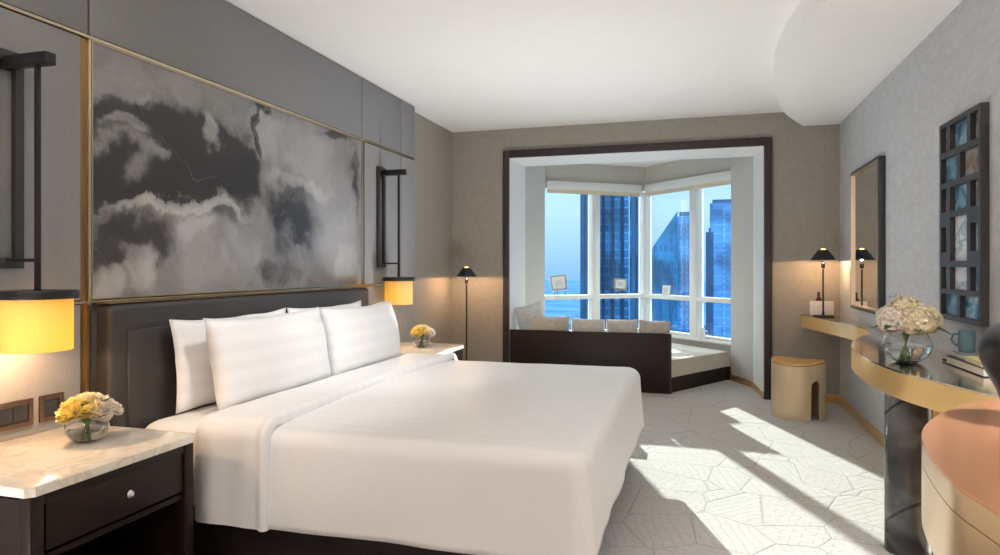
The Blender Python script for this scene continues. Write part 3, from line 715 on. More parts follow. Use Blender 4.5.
# two small posies on the nightstands
def make_posy():
    t = thing('flower_posy', '', 'flowers', (0, 0, 0), 0, 'small posies in glass globes')
    heads = []
    for k, (x, y, z, m) in enumerate([(-.006, -.066, .118, 'petal_lamplit'), (.035, -.035, .128, 'petal_lamplit'), (-.035, -.03, .135, 'petal_lamplit'), (.0, .0, .148, 'petal'), (.045, .015, .128, 'petal_pale'), (-.03, .035, .14, 'petal'),
                                      (.012, .047, .132, 'petal_pale'), (.05, .06, .118, 'petal_pale'), (-.01, .076, .122, 'petal_pale'), (.062, -.005, .112, 'petal_pale'), (-.055, .005, .125, 'petal')]):
        o = finish('flower_head', rose_bm(.033), m, t, smooth=True); d = Vector((x, y, .09)).normalized(); o.location = (x * .9, y * .9, z - .004); o.rotation_euler = d.to_track_quat('Z', 'Y').to_euler()
    for k, (x, y) in enumerate([(-.01, -.03), (.02, .0), (0, .03), (-.02, .01), (.015, -.015)]):
        tubeo('stem', [(x * .6 - .004, -y * .5, .014), (x * .25, y * .1, .06), (x, y, .118)], .0032, 'stem', t, 8)
    for a, ln in ((.5, .085), (1.5, .07), (-.9, .07), (2.9, .06)):
        o = finish('leaf', leaf_bm(ln, .022, -.25), 'leaf', t, smooth=True); o.location = (.018 * math.cos(a), .018 * math.sin(a), .100); o.rotation_euler = (0, -.55, a)
    return t
ZN = .6235
v1 = globe_vase('glass_vase', 'small round glass vase of cream flowers with painted lamp glow on the near nightstand', (-2.20, 1.955, ZN), .075, .098, .058, 'small glass globe vases')
p1 = make_posy(); p1.location = (-2.20, 1.955, ZN); p1['label'] = 'posy of cream flowers, some painted with lamp glow, on the near marble nightstand'
v2 = copy_tree(v1); v2.location = (-2.16, 5.02, ZN); v2['label'] = 'small round glass vase on the far nightstand beyond the bed'
p2 = copy_tree(p1); p2.location = (-2.16, 5.02, ZN); p2['label'] = 'posy of cream flowers, some painted with lamp glow, on the far nightstand beyond the bed'

# ------------------------------------------------------------------ floor lamp and table lamp (dark cone shades)
def cone_lamp(name, label, loc, z_top, base, rs):
    t = thing(name, label, 'lamp', loc)
    zs = z_top - rs * .86
    base(t)
    z0 = zs + .004
    cone = [(rs * .36, z_top), (rs * .62, z_top - rs * .32), (rs, zs), (rs - .003, zs), (rs * .62 - .003, z_top - rs * .33), (rs * .36 - .003, z_top - .001)]
    latheo('lamp_shade', cone, 'black_metal', t, seg=40)
    latheo('bulb', [(0, zs + .02), (.018, zs + .024), (.026, zs + rs * .4), (.026, z_top - .01), (.017, z_top + .008), (0, z_top + .012)], 'bulb', t, seg=20)
    latheo('socket', [(0, zs - .075), (.013, zs - .075), (.017, zs - .06), (.017, zs - .03), (.008, zs - .022), (.008, zs - .012), (0, zs - .012)], 'black_metal', t, seg=20)
    bm = bmesh.new()
    for k in range(3):
        a = 2 * PI * k / 3; box(bm, (-.0015, -.0015, -.0015), (.0015, .0015, .0015)) if False else tube(bm, [(.009 * math.cos(a), .009 * math.sin(a), zs + .016), ((rs - .012) * math.cos(a), (rs - .012) * math.sin(a), zs + .012)], .0016, 6)
    finish('shade_spider', bm, 'black_metal', t)
    point('lamp_light', (loc[0], loc[1], loc[2] + zs + .006), 9.0 if name == 'floor_lamp' else 7.0, (1, .58, .28), .010)
    return t
def fl_base(t):
    latheo('base', [(0, 0), (.13, 0), (.13, .012), (.12, .018), (.02, .024), (.012, .03), (0, .03)], 'black_metal', t, seg=40)
    latheo('pole', [(0, .03), (.0085, .03), (.0085, 1.09), (0, 1.09)], 'black_metal', t, seg=16)
cone_lamp('floor_lamp', 'slim black floor lamp with cone shade in the corner beyond the bed', (-2.30, 6.5, 0), 1.262, fl_base, .105)
def tl_base(t):
    boxo('base', (-.085, -.055, 0), (.085, .055, .014), 'black_metal', t, .003)
    latheo('pole', [(0, .014), (.013, .014), (.010, .03), (.0075, .06), (.0075, .43), (0, .43)], 'black_metal', t, seg=16)
ZC = .8215
cone_lamp('table_lamp', 'black cone-shaded table lamp at the far end of the wavy console', (1.075, 6.6, ZC), .605, tl_base, .108)

# card and maroon bottle beside the table lamp
cd = thing('printed_card', 'pale printed card standing beside the black table lamp', 'card', (1.09, 6.76, ZC), -.1)
bm = bmesh.new(); box(bm, (-.10, -.003, 0.004), (.10, .003, .135), .001); o = finish('card_face', bm, 'card', cd, smooth=35); o.rotation_euler = (-.10, 0, 0)
boxo('card_foot', (-.05, -.008, 0), (.05, .05, .004), 'black_metal', cd, .001)
bt = thing('maroon_bottle', 'dark maroon bottle behind the pale printed card', 'bottle', (1.075, 6.83, ZC))
latheo('bottle_body', [(0, 0), (.026, 0), (.028, .005), (.028, .13), (.024, .15), (.011, .17), (.011, .185), (0, .185)], 'maroon', bt, seg=24)
latheo('cap', [(0, .185), (.0125, .185), (.0125, .215), (0, .216)], 'black_metal', bt, seg=20)

# ------------------------------------------------------------------ mirror
mi = thing('wall_mirror', 'tall rectangular wall mirror in a thin dark and brass frame', 'mirror', (WR - .001, 5.74, 1.495))
HW, HH = .46, .565
bm = bmesh.new()
for lo, hi in (((-.045, -HW, -HH), (0, -HW + .02, HH)), ((-.045, HW - .02, -HH), (0, HW, HH)), ((-.045, -HW + .02, HH - .02), (0, HW - .02, HH)), ((-.045, -HW + .02, -HH), (0, HW - .02, -HH + .02))): box(bm, lo, hi, .003)
finish('frame', bm, 'grey_metal', mi, smooth=35)
bm = bmesh.new(); a, b = HW - .02, HH - .02
for lo, hi in (((-.048, -a, -b), (-.02, -a + .012, b)), ((-.048, a - .012, -b), (-.02, a, b)), ((-.048, -a + .012, b - .012), (-.02, a - .012, b)), ((-.048, -a + .012, -b), (-.02, a - .012, -b + .012))): box(bm, lo, hi)
finish('brass_liner', bm, 'brass_bright', mi)
boxo('mirror_glass', (-.03, -HW + .03, -HH + .03), (-.026, HW - .03, HH - .03), 'mirror', mi)

# ------------------------------------------------------------------ multi-opening photo frame
pf = thing('photo_frame', 'tall dark wooden collage frame of small photographs on the grey wall', 'picture frame', (WR - .001, 3.80, 1.514))
W2, H2 = .269, .51
rows = [(.025, .15, [(.05, .21), (.29, .70), (.78, .95)]), (.18, .305, [(.05, .46), (.54, .95)]), (.335, .455, [(.05, .21), (.29, .70), (.78, .95)]),
        (.485, .705, [(.05, .21), (.29, .70), (.78, .95)]), (.735, .845, [(.05, .21), (.29, .70), (.78, .95)]), (.87, .975, [(.05, .46), (.54, .95)])]
Y = lambda f: W2 - f * 2 * W2          # first column is the far side (larger y)
Z = lambda f: H2 - f * 2 * H2
bm = bmesh.new(); prev = 0; openings = []
for r0, r1, cols in rows:
    box(bm, (-.035, -W2, Z(r0)), (-.004, W2, Z(prev)), .0); x = 0
    for ci, (c0, c1) in enumerate(cols):
        box(bm, (-.035, Y(c0), Z(r1)), (-.004, Y(x), Z(r0))); x = c1
        a, b = (r0, r1)
        if r1 - r0 > .2 and ci != 1:
            a, b = r0 + .045, r1 - .045
            box(bm, (-.035, Y(c1), Z(a)), (-.004, Y(c0), Z(r0))); box(bm, (-.035, Y(c1), Z(r1)), (-.004, Y(c0), Z(b)))
        openings.append((c0, c1, a, b))
    box(bm, (-.035, -W2, Z(r1)), (-.004, Y(x), Z(r0))); prev = r1
box(bm, (-.035, -W2, -H2), (-.004, W2, Z(prev)))
finish('frame', bm, 'grey_metal', pf)
boxo('backing', (-.004, -W2, -H2), (0, W2, H2), 'dark', pf)
PS = [[(.3, (.02, .04, .07)), (.48, (.08, .20, .30)), (.6, (.22, .34, .42)), (.75, (.04, .06, .08))],
      [(.3, (.05, .04, .04)), (.45, (.25, .16, .10)), (.55, (.30, .36, .42)), (.7, (.55, .30, .12))],
      [(.3, (.03, .10, .16)), (.48, (.12, .30, .42)), (.62, (.45, .55, .6)), (.75, (.08, .10, .12))],
      [(.3, (.55, .58, .60)), (.5, (.80, .80, .80)), (.6, (.35, .45, .5)), (.75, (.85, .86, .86))]]
PM = [photo_mat('city_photo', s, 6 + i) for i, s in enumerate(PS)]
for k, (c0, c1, a, b) in enumerate(openings):
    mi_ = [1, 0, 1, 0, 1, 1, 2, 1, 2, 3, 2, 2, 3, 2, 0, 2][k % 16]
    boxo('photo', (-.012, Y(c1), Z(b)), (-.009, Y(c0), Z(a)), PM[mi_], pf)

# small metal fitting on the wall above the hydrangeas
hk = thing('wall_hook', 'small chrome fitting on the grey wall just above the hydrangeas', 'hook', (WR - .001, 4.98, 1.075))
boxo('back_plate', (-.006, -.03, -.02), (0, .03, .02), 'chrome', hk, .002); tubeo('arm', [(-.006, 0, 0), (-.05, 0, .002), (-.055, -.05, .004)], .006, 'chrome', hk, 10)

# ------------------------------------------------------------------ wavy console
con = thing('console_table', 'long wavy gold-edged console table along the right wall', 'console table', (0, 0, 0))
front = [(.93, 6.875), (1.048, 6.355), (1.135, 5.91), (1.172, 5.58), (1.135, 5.15), (1.021, 4.86), (.901, 4.52), (.835, 4.22), (.805, 3.88), (.802, 3.645), (.835, 3.299), (.908, 3.055), (1.0, 2.80), (1.12, 2.66), (1.258, 2.60)]
fc = catmull(front, 8)
outline = fc + [(1.258, 6.875)]
prismo('edge_band', outline, .70, .813, 'gold', con, smooth=30)
prismo('countertop', outline, .8135, .82, 'bronze_top', con, smooth=30)
bm = bmesh.new()
cx, cy = .892, 3.39
lathe(bm, [(0, 0), (.084, 0), (.086, .004), (.086, .3), (.086, .699), (0, .699)], 56, (cx, cy, 0))
finish('pedestal', bm, 'stone', con, smooth=40)
boxo('end_panel', (.935, 3.17, 0), (1.257, 3.20, .699), 'pale_gold', con, .003)

# hydrangeas in the big glass globe
v3 = globe_vase('glass_bowl_vase', 'large clear globe vase half filled with water on the wavy console', (.955, 3.62, ZC), .106, .150, .070, None, .52)
hy = thing('hydrangea_bouquet', 'big dome of cream hydrangeas with green leaves on the console', 'flowers', (.955, 3.62, ZC))
for (x, y, z, r) in [(.0, .0, .232, .082), (-.072, -.03, .203, .066), (.03, -.078, .205, .070), (.085, .0, .203, .070), (.03, .08, .208, .066), (-.06, .06, .205, .066)]:
    o = finish('flower_head', hydrangea_bm(r * .95), 'petal' if x >= -.05 else 'petal_pale', hy, smooth=True); o.location = (x * .9, y * .9, z - .004); o.rotation_euler = (y * 4, x * 4, x * 20)
for k in range(7):
    a = 2 * PI * k / 7; tubeo('stem', [(-.008 + .022 * math.cos(a + 2.6), -.006 + .022 * math.sin(a + 2.6), .018), (-.006, -.004, .09), (.03 * math.cos(a), .03 * math.sin(a), .185)], .0042, 'stem', hy, 8)
for a, ln, tl in ((-.55, .15, .12), (-1.5, .12, .2), (2.2, .12, .25), (-2.4, .13, .25), (.7, .13, .1), (3.2, .12, .2)):
    o = finish('leaf', leaf_bm(ln, .03, .25), 'leaf', hy, smooth=True); o.location = (.03 * math.cos(a), .03 * math.sin(a), .160); o.rotation_euler = (0, -tl, a)

# books and mug on the console
def book(loc, rz, sx, sy, sz, m, label):
    t = thing('book', label, 'book', loc, rz, 'stacked books on the console')
    boxo('pages', (-sx / 2 + .004, -sy / 2 + .004, .003), (sx / 2 - .003, sy / 2 - .004, sz - .003), 'paper', t)
    bm = bmesh.new(); box(bm, (-sx / 2, -sy / 2, 0), (sx / 2, sy / 2, .003)); box(bm, (-sx / 2, -sy / 2, sz - .003), (sx / 2, sy / 2, sz)); box(bm, (sx / 2 - .003, -sy / 2, .003), (sx / 2, sy / 2, sz - .003))
    finish('cover', bm, m, t)
book((1.185, 3.415, ZC), .02, .13, .41, .036, 'book_dark', 'thick dark-covered book at the bottom of the console stack')
book((1.192, 3.530, ZC + .0365), .02, .11, .17, .024, 'book_grey', 'grey book under the blue mug at the far end of the stack')
book((1.185, 3.335, ZC + .0365), -.03, .11, .20, .020, 'book_yellow', 'mustard-yellow book lying on the dark-covered book')
book((1.205, 3.30, ZC + .057), .06, .09, .12, .016, 'book_cream', 'small cream book topmost of the stack beside the blue mug')
mg = thing('mug', 'blue-grey ceramic mug with handle resting on the books', 'mug', (1.188, 3.575, ZC + .061), 0)
latheo('mug_body', [(0, 0), (.030, 0), (.033, .004), (.034, .05), (.034, .100), (.031, .102), (.030, .096), (.029, .01), (0, .008)], 'teal', mg, seg=36)
bm = bmesh.new(); tube(bm, [(-.026, .016, .080), (-.044, .027, .078), (-.051, .032, .055), (-.044, .027, .032), (-.027, .017, .028)], .006, 10); finish('handle', bm, 'teal', mg, smooth=True)
pn = tag(tubeo('pen', [(1.13, 3.70, ZC + .0055), (1.20, 3.58, ZC + .0055)], .005, 'grey_metal', None, 10, .003), 'slim dark pen lying on the console between vase and books', 'pen')

# ------------------------------------------------------------------ copper bar counter
bar = thing('bar_counter', 'round-fronted copper-topped counter nearest the camera on the right', 'counter', (0, 0, 0))
bo = catmull([(1.258, 2.585), (1.10, 2.585), (.925, 2.50), (.70, 2.24), (.540, 1.92), (.478, 1.567), (.484, 1.38), (.53, 1.14), (.66, .88), (.9, .68), (1.258, .58)], 8)
prismo('body', bo, .655, .803, 'pale_gold', bar, smooth=30)
prismo('rim_band', [(x - .0, y) for x, y in bo], .805, .853, 'pale_gold', bar, smooth=30)
prismo('copper_top', bo, .8535, .86, 'copper', bar, smooth=30)
ins = catmull([(1.258, 2.40), (1.0, 2.36), (.80, 2.12), (.66, 1.86), (.60, 1.56), (.63, 1.25), (.76, 1.0), (.95, .84), (1.258, .78)], 8)
prismo('support', ins, 0, .654, 'pale_gold', bar, smooth=30)
bv = thing('black_vase', 'glossy black tapered vase cut by the picture edge, on the copper counter', 'vase', (.858, 2.20, .8615))
latheo('vase_body', [(0, 0), (.034, 0), (.037, .004), (.040, .03), (.055, .075), (.078, .120), (.092, .155), (.096, .180), (.092, .208), (.078, .235), (.056, .253), (.036, .260), (.028, .266), (.025, .262), (.032, .252), (.05, .24), (0, .2)], 'black_gloss', bv, seg=48, smooth=50)

# ------------------------------------------------------------------ stool: bent sheet with a keyhole gap and a saddle top
st = thing('stool', 'round beige stool with honey wooden seat by the bay opening', 'stool', (.815, 6.20, 0), math.radians(-57))
def arcpts(r, a0, a1, n): return [(r * math.cos(a0 + (a1 - a0) * k / n), r * math.sin(a0 + (a1 - a0) * k / n)) for k in range(n + 1)]
bm = bmesh.new(); R1, TH = .215, .022; NA = 72
slot, slim = .25, .016                          # half angles of the wide and thin part of the keyhole (around local +x)
zk0, zk1, zt = .265, .33, .455
def colz(a):                                     # height at which the shell starts at angle a (keyhole outline)
    a = abs(a)
    if a < slim: return .40
    if a < slot: return zk0 + (zk1 - zk0) * math.sqrt(max(0, 1 - (a / slot) ** 2))
    return 0.0
angs = sorted(set([-PI + 2 * PI * k / NA for k in range(NA + 1)] + [-slot - .001, slot + .001] + [slot * k / 8 for k in range(-8, 9)] + [-slim, slim, -slim - .001, slim + .001]))
cols = []
for a in angs:
    zb = colz(a); z_top = zt + .012 * math.sin(a * 2 + .4)
    cols.append([[bm.verts.new((r * math.cos(a), r * math.sin(a), z)) for z in [zb + (z_top - zb) * q / 4 for q in range(5)]] for r in (R1, R1 - TH)])
for c0, c1 in zip(cols, cols[1:]):
    for q in range(4):
        bm.faces.new((c0[0][q], c1[0][q], c1[0][q + 1], c0[0][q + 1])); bm.faces.new((c0[1][q], c0[1][q + 1], c1[1][q + 1], c1[1][q]))
    bm.faces.new((c0[0][0], c0[1][0], c1[1][0], c1[0][0])); bm.faces.new((c0[0][4], c1[0][4], c1[1][4], c0[1][4]))
bmesh.ops.remove_doubles(bm, verts=bm.verts, dist=1e-5)
finish('shell', bm, 'stoolskin', st, smooth=40)
bm = bmesh.new(); rings = []
for r, dz in [(0, .006), (.06, .006), (.12, .009), (.17, .015), (.205, .022), (.213, .020), (.214, .006), (.205, .001)]:
    rings.append([bm.verts.new((r * math.cos(2 * PI * k / 64), r * math.sin(2 * PI * k / 64), zt + dz + .012 * (r / .21) * math.sin(4 * PI * k / 64 + .4))) for k in range(64)] if r else [bm.verts.new((0, 0, zt + dz))])
rings.append([bm.verts.new((0, 0, zt - .005))])
for a, b in zip(rings, rings[1:]):
    for k in range(64):
        if len(a) == 1: bm.faces.new((a[0], b[k], b[(k + 1) % 64]))
        elif len(b) == 1: bm.faces.new((a[k], a[(k + 1) % 64], b[0]))
        else: bm.faces.new((a[k], a[(k + 1) % 64], b[(k + 1) % 64], b[k]))
finish('seat', bm, 'wood_lt', st, smooth=40)

# ------------------------------------------------------------------ daybed in the bay
db = thing('daybed', 'window daybed with dark wooden back panel and ivory mattress', 'daybed', (0, 0, 0))
boxo('back_panel', (-1.938, 6.865, .0), (-.285, 6.912, .60), 'darkwood_x', db, .004)
boxo('panel_edge', (-.2845, 6.866, .0), (-.262, 6.911, .60), 'trimwood', db, .003)
dbp = [(-.262, 6.914), (.318, 7.90), (.36, 7.93), (-.71, 9.06), (-1.885, 8.22), (-1.79, 7.95), (-1.925, 7.48), (-1.935, 6.914)]
def inset(poly, d):
    c = Vector((sum(p[0] for p in poly) / len(poly), sum(p[1] for p in poly) / len(poly))); return [tuple(Vector(p) + (c - Vector(p)).normalized() * d) for p in poly]
prismo('plinth', inset(dbp, .02), 0.0, .15, 'darkwood_x', db, smooth=False)
bm = bmesh.new(); prism(bm, inset(dbp, .024), .151, .32, .03); finish('seat_mattress', bm, 'daymat', db, smooth=50)
GC = 'grey cushions along the daybed back'
def cushion(x, y, z, w, h, t, rz, lean, label, m, seed, roll=0):
    o = finish('cushion', pillow_bm(w, h, t, seed, 20, 20, .42, .014, .018), m, None, smooth=True)
    o.location = (x, y, z); o.rotation_mode = 'ZYX' if False else 'XYZ'
    o.matrix_world = Matrix.Translation((x, y, z)) @ Matrix.Rotation(rz, 4, 'Z') @ Matrix.Rotation(math.radians(lean), 4, 'Y') @ Matrix.Rotation(roll, 4, 'X')
    return tag(o, label, 'cushion', GC)
# local x is the thickness; rz=-90deg turns it toward the room, lean tips the top back against the panel
cushion(-1.512, 7.005, .540, .40, .41, .13, -PI / 2, 5, 'wide beige-grey cushion next to the tall leaning one on the daybed', 'cushion_b', 21, .02)
cushion(-1.123, 7.005, .530, .36, .395, .13, -PI / 2, 5, 'grey cushion of the daybed row below the mullion left of the corner', 'cushion', 25, -.03)
cushion(-.764, 7.005, .533, .322, .395, .13, -PI / 2, 5, 'grey cushion second from the open end of the daybed', 'cushion', 29, .02)
cushion(-.438, 7.005, .530, .315, .39, .13, -PI / 2, 5, 'grey cushion at the open end of the daybed back panel', 'cushion_b', 33, -.02)
cushion(-1.760, 7.17, .610, .34, .50, .12, -.85, -5, 'tall grey cushion leaning in the corner against the bay side wall', 'cushion', 37, .22)

# framed prints on small easels along the window rail
def win_pt(A, ang, s, off): return (A.x + s * math.cos(ang) - off * -math.sin(ang) * -1 * 0 + math.sin(ang) * off, A.y + s * math.sin(ang) - math.cos(ang) * off)
def framed(A, ang, s, label, w, h, z0, tilt, easel_label=None):
    x, y = win_pt(A, ang, s, .0)
    t = thing('framed_print', label, 'framed print', (x, y, z0), ang + PI * 0, 'small framed prints on the window rail')
    def local(name, bm, m):
        o = finish(name, bm, m, t, smooth=35); o.rotation_euler = (-.12, tilt, 0); return o
    bm = bmesh.new(); f = .016
    for lo, hi in (((-w / 2, -.016, 0), (-w / 2 + f, .0, h)), ((w / 2 - f, -.016, 0), (w / 2, .0, h)), ((-w / 2 + f, -.016, 0), (w / 2 - f, .0, f)), ((-w / 2 + f, -.016, h - f), (w / 2 - f, .0, h))): box(bm, lo, hi, .002)
    local('frame', bm, 'champagne' if easel_label else 'white')
    bm = bmesh.new(); box(bm, (-w / 2 + f, -.010, f), (w / 2 - f, -.004, h - f)); local('mat_board', bm, 'white')
    bm = bmesh.new(); box(bm, (-w * .22, -.0125, h * .3), (w * .22, -.0105, h * .7)); local('print', bm, PM[3])
    if easel_label:
        e = thing('table_easel', easel_label, 'easel', (x, y, .9035), ang, 'small easels on the window rail')
        bm = bmesh.new(); tube(bm, [(-w * .36, -.022, 0), (-w * .30, -.018, z0 - .9035 - .014)], .005, 6); finish('leg', bm, 'grey_metal', e)
        bm = bmesh.new(); tube(bm, [(w * .36, -.022, 0), (w * .30, -.018, z0 - .9035 - .014)], .005, 6); finish('leg', bm, 'grey_metal', e)
        bm = bmesh.new(); tube(bm, [(0, .05, 0), (0, .034, h * .95)], .005, 6); finish('back_leg', bm, 'grey_metal', e)
        boxo('ledge', (-w * .42, -.03, z0 - .9035 - .020), (w * .42, .03, z0 - .9035 - .014), 'grey_metal', e, .001)
framed(Lw, angL, .20, 'larger framed print on an easel in the window facing plain sky', .22, .19, .972, -.08, 'small dark easel holding the larger framed print')
framed(Lw, angL, 1.09, 'framed print on an easel in front of the tall blue tower', .18, .145, .966, .08, 'small dark easel holding the print in front of the blue tower')
framed(Cw, angR, .43, 'small white-framed print standing flat on the rail, without an easel', .135, .125, .9045, .0)
jx, jy = win_pt(Cw, angR, 1.10, .03)
jg = thing('white_jug', 'small white jug on the low sill beside the thick mullion', 'jug', (jx, jy, .406))
latheo('jug_body', [(0, 0), (.034, 0), (.045, .02), (.047, .05), (.036, .09), (.030, .115), (.034, .13), (.031, .13), (.027, .115), (.033, .09), (.043, .05), (0, .006)], 'white', jg, seg=28)
tubeo('handle', [(.035, 0, .10), (.068, 0, .09), (.07, 0, .06), (.046, 0, .04)], .006, 'white', jg, 8)

# ------------------------------------------------------------------ the city outside
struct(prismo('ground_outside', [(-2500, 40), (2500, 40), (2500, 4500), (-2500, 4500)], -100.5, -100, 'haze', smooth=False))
def tower(label, cx, cy, w, dpt, z1, m, rz=0.0, slope=None, crown=True):
    t = thing('tower', label, 'tower', (cx, cy, -100), rz, 'glass towers outside the bay window')
    h = z1 + 100
    if slope is None:
        bm = bmesh.new(); box(bm, (-w / 2, -dpt / 2, 0), (w / 2, dpt / 2, h)); finish('shaft', bm, m, t)
        if crown: boxo('roof_parapet', (-w / 2 + 1, -dpt / 2 + 1, h), (w / 2 - 1, dpt / 2 - 1, h + 1.6), 'tower_d', t)
    else:
        bm = bmesh.new(); P = [(-w / 2, 0), (w / 2, 0), (w / 2, h), (-w / 2, slope + 100)]
        a = [bm.verts.new((x, -dpt / 2, z)) for x, z in P]; b = [bm.verts.new((x, dpt / 2, z)) for x, z in P]
        bm.faces.new(a); bm.faces.new(b[::-1])
        for i in range(4): bm.faces.new((a[i], b[i], b[(i + 1) % 4], a[(i + 1) % 4]))
        finish('shaft', bm, m, t)
    for k in range(-1, 2): boxo('fin', (w * .3 * k - .4, -dpt / 2 - .6, 0), (w * .3 * k + .4, -dpt / 2, (h if slope is None else slope + 100) - 1), 'tower_d' if m != 'tower_c' else 'tower_a', t)
    return t
TH_ = 16.61 * PI / 180
def at(u, d): return (d * (-math.sin(TH_) + u * math.cos(TH_)), d * (math.cos(TH_) + u * math.sin(TH_)))
for (u0, u1, d, ztop, m, label, slope) in [
        (.1205, .1405, 150, 60, 'tower_d', 'narrow dark tower edge left of the first mullion', None),
        (.1460, .1930, 175, 75, 'tower_a', 'wide pale-gridded blue tower filling the pane before the corner post', None),
        (.1945, .2240, 140, 75, 'tower_b', 'deep blue tower at the corner post', None),
        (.2165, .2655, 210, 1.28 + 210 * 55 / 667, 'tower_b', 'dark blue tower with a steeply sloping roof', 1.28 + 210 * .5 / 667),
        (.2650, .2960, 235, 1.28 + 235 * 50 / 667, 'tower_c', 'flat-topped slate tower right behind the sloping roof', None),
        (.3090, .3200, 250, 1.28 + 250 * 34 / 667, 'tower_d', 'low narrow dark tower beside the thick mullion', None),
        (.3170, .4200, 280, 1.28 + 280 * 64 / 667, 'tower_c', 'broad slate-blue tower at the right end of the window', None)]:
    x, y = at((u0 + u1) / 2, d + 12); sl = slope
    if slope is not None: sl = 1.28 + 210 * 6 / 667
    tower(label, x, y, (u1 - u0) * d, 24, ztop, m, TH_ - math.atan((u0 + u1) / 2), sl)
rnd = random.Random(3)
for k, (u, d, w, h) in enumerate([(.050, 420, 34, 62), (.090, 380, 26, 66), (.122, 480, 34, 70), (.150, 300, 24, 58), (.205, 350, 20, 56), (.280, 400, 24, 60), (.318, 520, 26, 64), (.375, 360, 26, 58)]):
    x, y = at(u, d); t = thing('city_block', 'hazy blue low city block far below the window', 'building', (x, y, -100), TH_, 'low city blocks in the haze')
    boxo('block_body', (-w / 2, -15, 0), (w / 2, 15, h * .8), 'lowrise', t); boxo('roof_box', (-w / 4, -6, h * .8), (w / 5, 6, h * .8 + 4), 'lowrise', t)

# ------------------------------------------------------------------ light
sc = bpy.context.scene
W = bpy.data.worlds.new('sky'); sc.world = W; W.use_nodes = True
nt = W.node_tree; nt.nodes.clear(); wo = nt.nodes.new('ShaderNodeOutputWorld'); bg = nt.nodes.new('ShaderNodeBackground')
tc = nt.nodes.new('ShaderNodeTexCoord'); sp = nt.nodes.new('ShaderNodeSeparateXYZ'); L(nt, tc.outputs['Generated'], sp.inputs[0])
r = ramp(nt, [(.0, (.20, .36, .55)), (.485, (.30, .52, .80)), (.503, (.42, .66, .95)), (.54, (.66, .87, 1.0)), (.57, (.62, .88, 1.0)), (.64, (.95, .93, .88)), (1.0, (.9, .9, .9))])
mr = nt.nodes.new('ShaderNodeMapRange'); mr.inputs['From Min'].default_value = -1; mr.inputs['From Max'].default_value = 1
L(nt, sp.outputs[2], mr.inputs['Value']); L(nt, mr.outputs[0], r.inputs[0]); L(nt, r.outputs[0], bg.inputs['Color']); bg.inputs['Strength'].default_value = 1.0
# added boost: high sky out of view is brightened to light the room
sky_boost = nt.nodes.new('ShaderNodeMapRange'); sky_boost.interpolation_type = 'SMOOTHSTEP'; L(nt, sp.outputs[2], sky_boost.inputs['Value'])
for k, v in (('From Min', .13), ('From Max', .40), ('To Min', 1.0), ('To Max', 5.0)): sky_boost.inputs[k].default_value = v
L(nt, sky_boost.outputs[0], bg.inputs['Strength'])
L(nt, bg.outputs[0], wo.inputs[0])

def lamp(name, kind, loc, rot, e, col, **kw):
    l = bpy.data.lights.new(name, kind); l.energy = e; l.color = col
    for k, v in kw.items(): setattr(l, k, v)
    o = bpy.data.objects.new(name, l); C.objects.link(o); o.location = loc; o.rotation_euler = rot; return o
el, ax = math.radians(17.6), .39
dv = Vector((ax, -1, 0)).normalized() * math.cos(el) + Vector((0, 0, -math.sin(el)))
s = lamp('sun', 'SUN', (0, 30, 20), (0, 0, 0), 12.0, (1, .88, .74), angle=math.radians(.6)); s.rotation_euler = dv.to_track_quat('-Z', 'Y').to_euler()
# added warm fill light outside the unseen rear window
lamp('rear_fill', 'AREA', ((rx0 + rx1) / 2, YR - .16, (rz0 + rz1) / 2), (PI / 2 + .25, 0, 0), 34, (1, .62, .44), shape='RECTANGLE', size=rx1 - rx0 - .1, size_y=rz1 - rz0 - .1)
# ceiling downlights added out of view to brighten the room
for k, (x, y) in enumerate([(-1.6, .9), (-.2, .9), (-1.6, -1.1), (-.2, -1.1)]):
    t = thing('added_downlight', 'round recessed fill light added overhead near the camera, out of view', 'ceiling light', (x, y, H), 0, 'added ceiling downlights')
    latheo('trim_ring', [(.075, -.001), (.075, -.008), (.060, -.010), (.058, -.001)], 'white', t, seg=32)
    latheo('diffuser', [(0, -.004), (.058, -.004), (.058, -.001), (0, -.001)], 'bulb', t, seg=32)
    lamp('downlight_fill', 'AREA', (x, y, H - .02), (0, 0, 0), 5, (1, .86, .70), shape='DISK', size=.14)

# two unseen lamps added behind the camera to brighten the ceiling
for k, (x, y) in enumerate([(-1.9, -.5), (.85, -.9)]):
    t = thing('added_uplighter', 'tall black fill lamp added behind the camera, out of view', 'lamp', (x, y, 0), 0, 'added fill lamps behind the camera')
    latheo('base', [(0, 0), (.15, 0), (.15, .012), (.02, .03), (0, .03)], 'black_metal', t, seg=32)
    latheo('pole', [(0, .03), (.011, .03), (.011, 1.70), (0, 1.70)], 'black_metal', t, seg=12)
    latheo('bowl', [(.03, 1.70), (.10, 1.73), (.16, 1.79), (.157, 1.79), (.098, 1.735), (.03, 1.705)], 'black_metal', t, seg=32)
    lamp('uplight_fill', 'AREA', (x, y, 1.78), (PI, 0, 0), 16, (1, .95, .90), shape='DISK', size=.26)

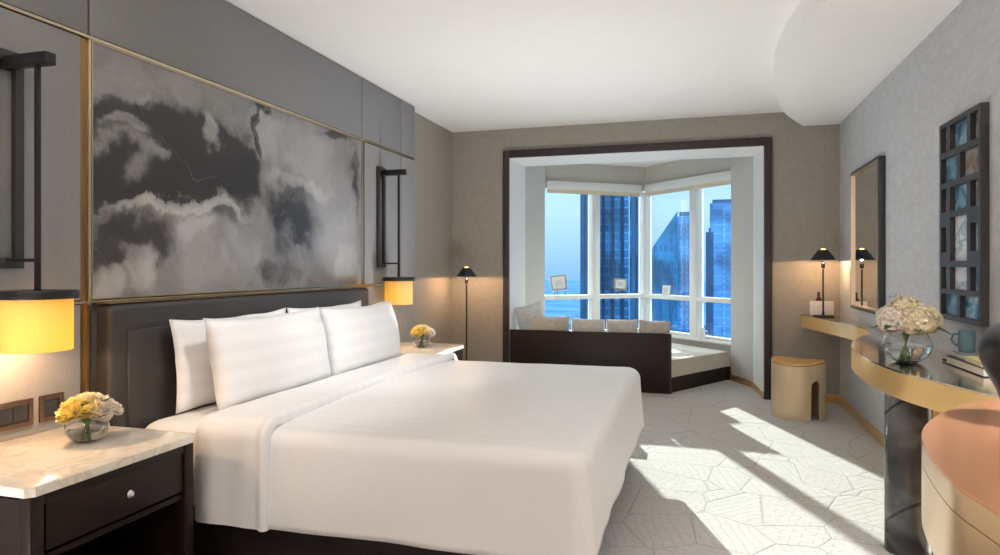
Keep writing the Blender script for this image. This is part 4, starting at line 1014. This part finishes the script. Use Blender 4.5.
# low floor lights added where the view hides them, to brighten the ceiling
def added_floor_uplight(x, y, ln, e, col, rz, label):
    fu = thing('added_floor_uplight', label, 'light', (x, y, 0), rz, None); h = ln / 2
    bm = bmesh.new(); box(bm, (-h, -.07, 0), (h, .07, .03), .003); box(bm, (-h, -.07, .03), (h, -.062, .10)); box(bm, (-h, .062, .03), (h, .07, .10)); box(bm, (-h, -.062, .03), (-h + .008, .062, .10)); box(bm, (h - .008, -.062, .03), (h, .062, .10))
    finish('trough', bm, 'black_metal', fu, smooth=35)
    lamp('floor_fill', 'AREA', (x, y, .07), (PI, 0, rz), e, col, shape='RECTANGLE', size=ln - .04, size_y=.11)
added_floor_uplight(-1.12, 4.86, 1.35, 36, (.97, .985, 1), 0, 'long low fill light added on the floor on the far side of the bed')
added_floor_uplight(-2.15, .55, 1.3, 20, (1, .97, .95), PI / 2, 'long low fill light added on the floor by the panelling, out of view')

# two unseen ceiling spots added to brighten the pillows
for k, ((x, y), (ax_, ay_, az_)) in enumerate([((-.55, 2.15), (-2.1, 3.0, .80)), ((-.40, 2.75), (-2.1, 3.95, .80))]):
    t = thing('added_spotlight', 'small recessed ceiling spot added to brighten the bed pillows', 'ceiling light', (x, y, H), 0, 'added spots over the bed')
    latheo('trim_ring', [(.055, -.001), (.055, -.008), (.042, -.010), (.040, -.001)], 'white', t, seg=32)
    latheo('diffuser', [(0, -.004), (.040, -.004), (.040, -.001), (0, -.001)], 'bulb', t, seg=32)
    d = Vector((ax_ - x, ay_ - y, az_ - H))
    sp_ = lamp('spot_fill', 'SPOT', (x, y, H - .03), (0, 0, 0), 85, (1, .98, .97), spot_size=math.radians(52), spot_blend=.9, shadow_soft_size=.05); sp_.rotation_euler = d.to_track_quat('-Z', 'Y').to_euler()
# a sconce added on the right wall, out of view, to brighten the pillows
cl = thing('added_sconce', 'white drum sconce added on the grey wall to brighten the bed', 'lamp', (WR - .001, 2.35, 1.72))
boxo('back_plate', (-.012, -.05, -.08), (0, .05, .08), 'black_metal', cl, .003); boxo('arm', (-.17, -.01, -.01), (-.012, .01, .01), 'black_metal', cl, .002)
latheo('lamp_shade', [(.10, -.09), (.10, .09), (.098, .09), (.098, -.09)], 'shade_white', cl, (-.17, 0, 0), 40)
point('lamp_light', (WR - .171, 2.35, 1.72), 60, (1, .97, .94), .05)

# ------------------------------------------------------------------ camera
cam = bpy.data.cameras.new('camera'); co = bpy.data.objects.new('camera', cam); C.objects.link(co)
cam.sensor_width = 36; cam.lens = 24.0; cam.shift_y = -.0115; cam.clip_start = .05; cam.clip_end = 6000
co.location = (0, 0, 1.28); co.rotation_euler = (PI / 2, 0, TH_)
sc.camera = co
sc.view_settings.view_transform = 'Standard'; sc.view_settings.look = 'None'; sc.view_settings.gamma = 1; sc.view_settings.use_curve_mapping = False
sc.view_settings.exposure = 0.24
sc.cycles.max_bounces = 10; sc.cycles.transparent_max_bounces = 16; sc.cycles.diffuse_bounces = 5; sc.cycles.glossy_bounces = 5; sc.cycles.transmission_bounces = 10
sc.cycles.sample_clamp_indirect = 6
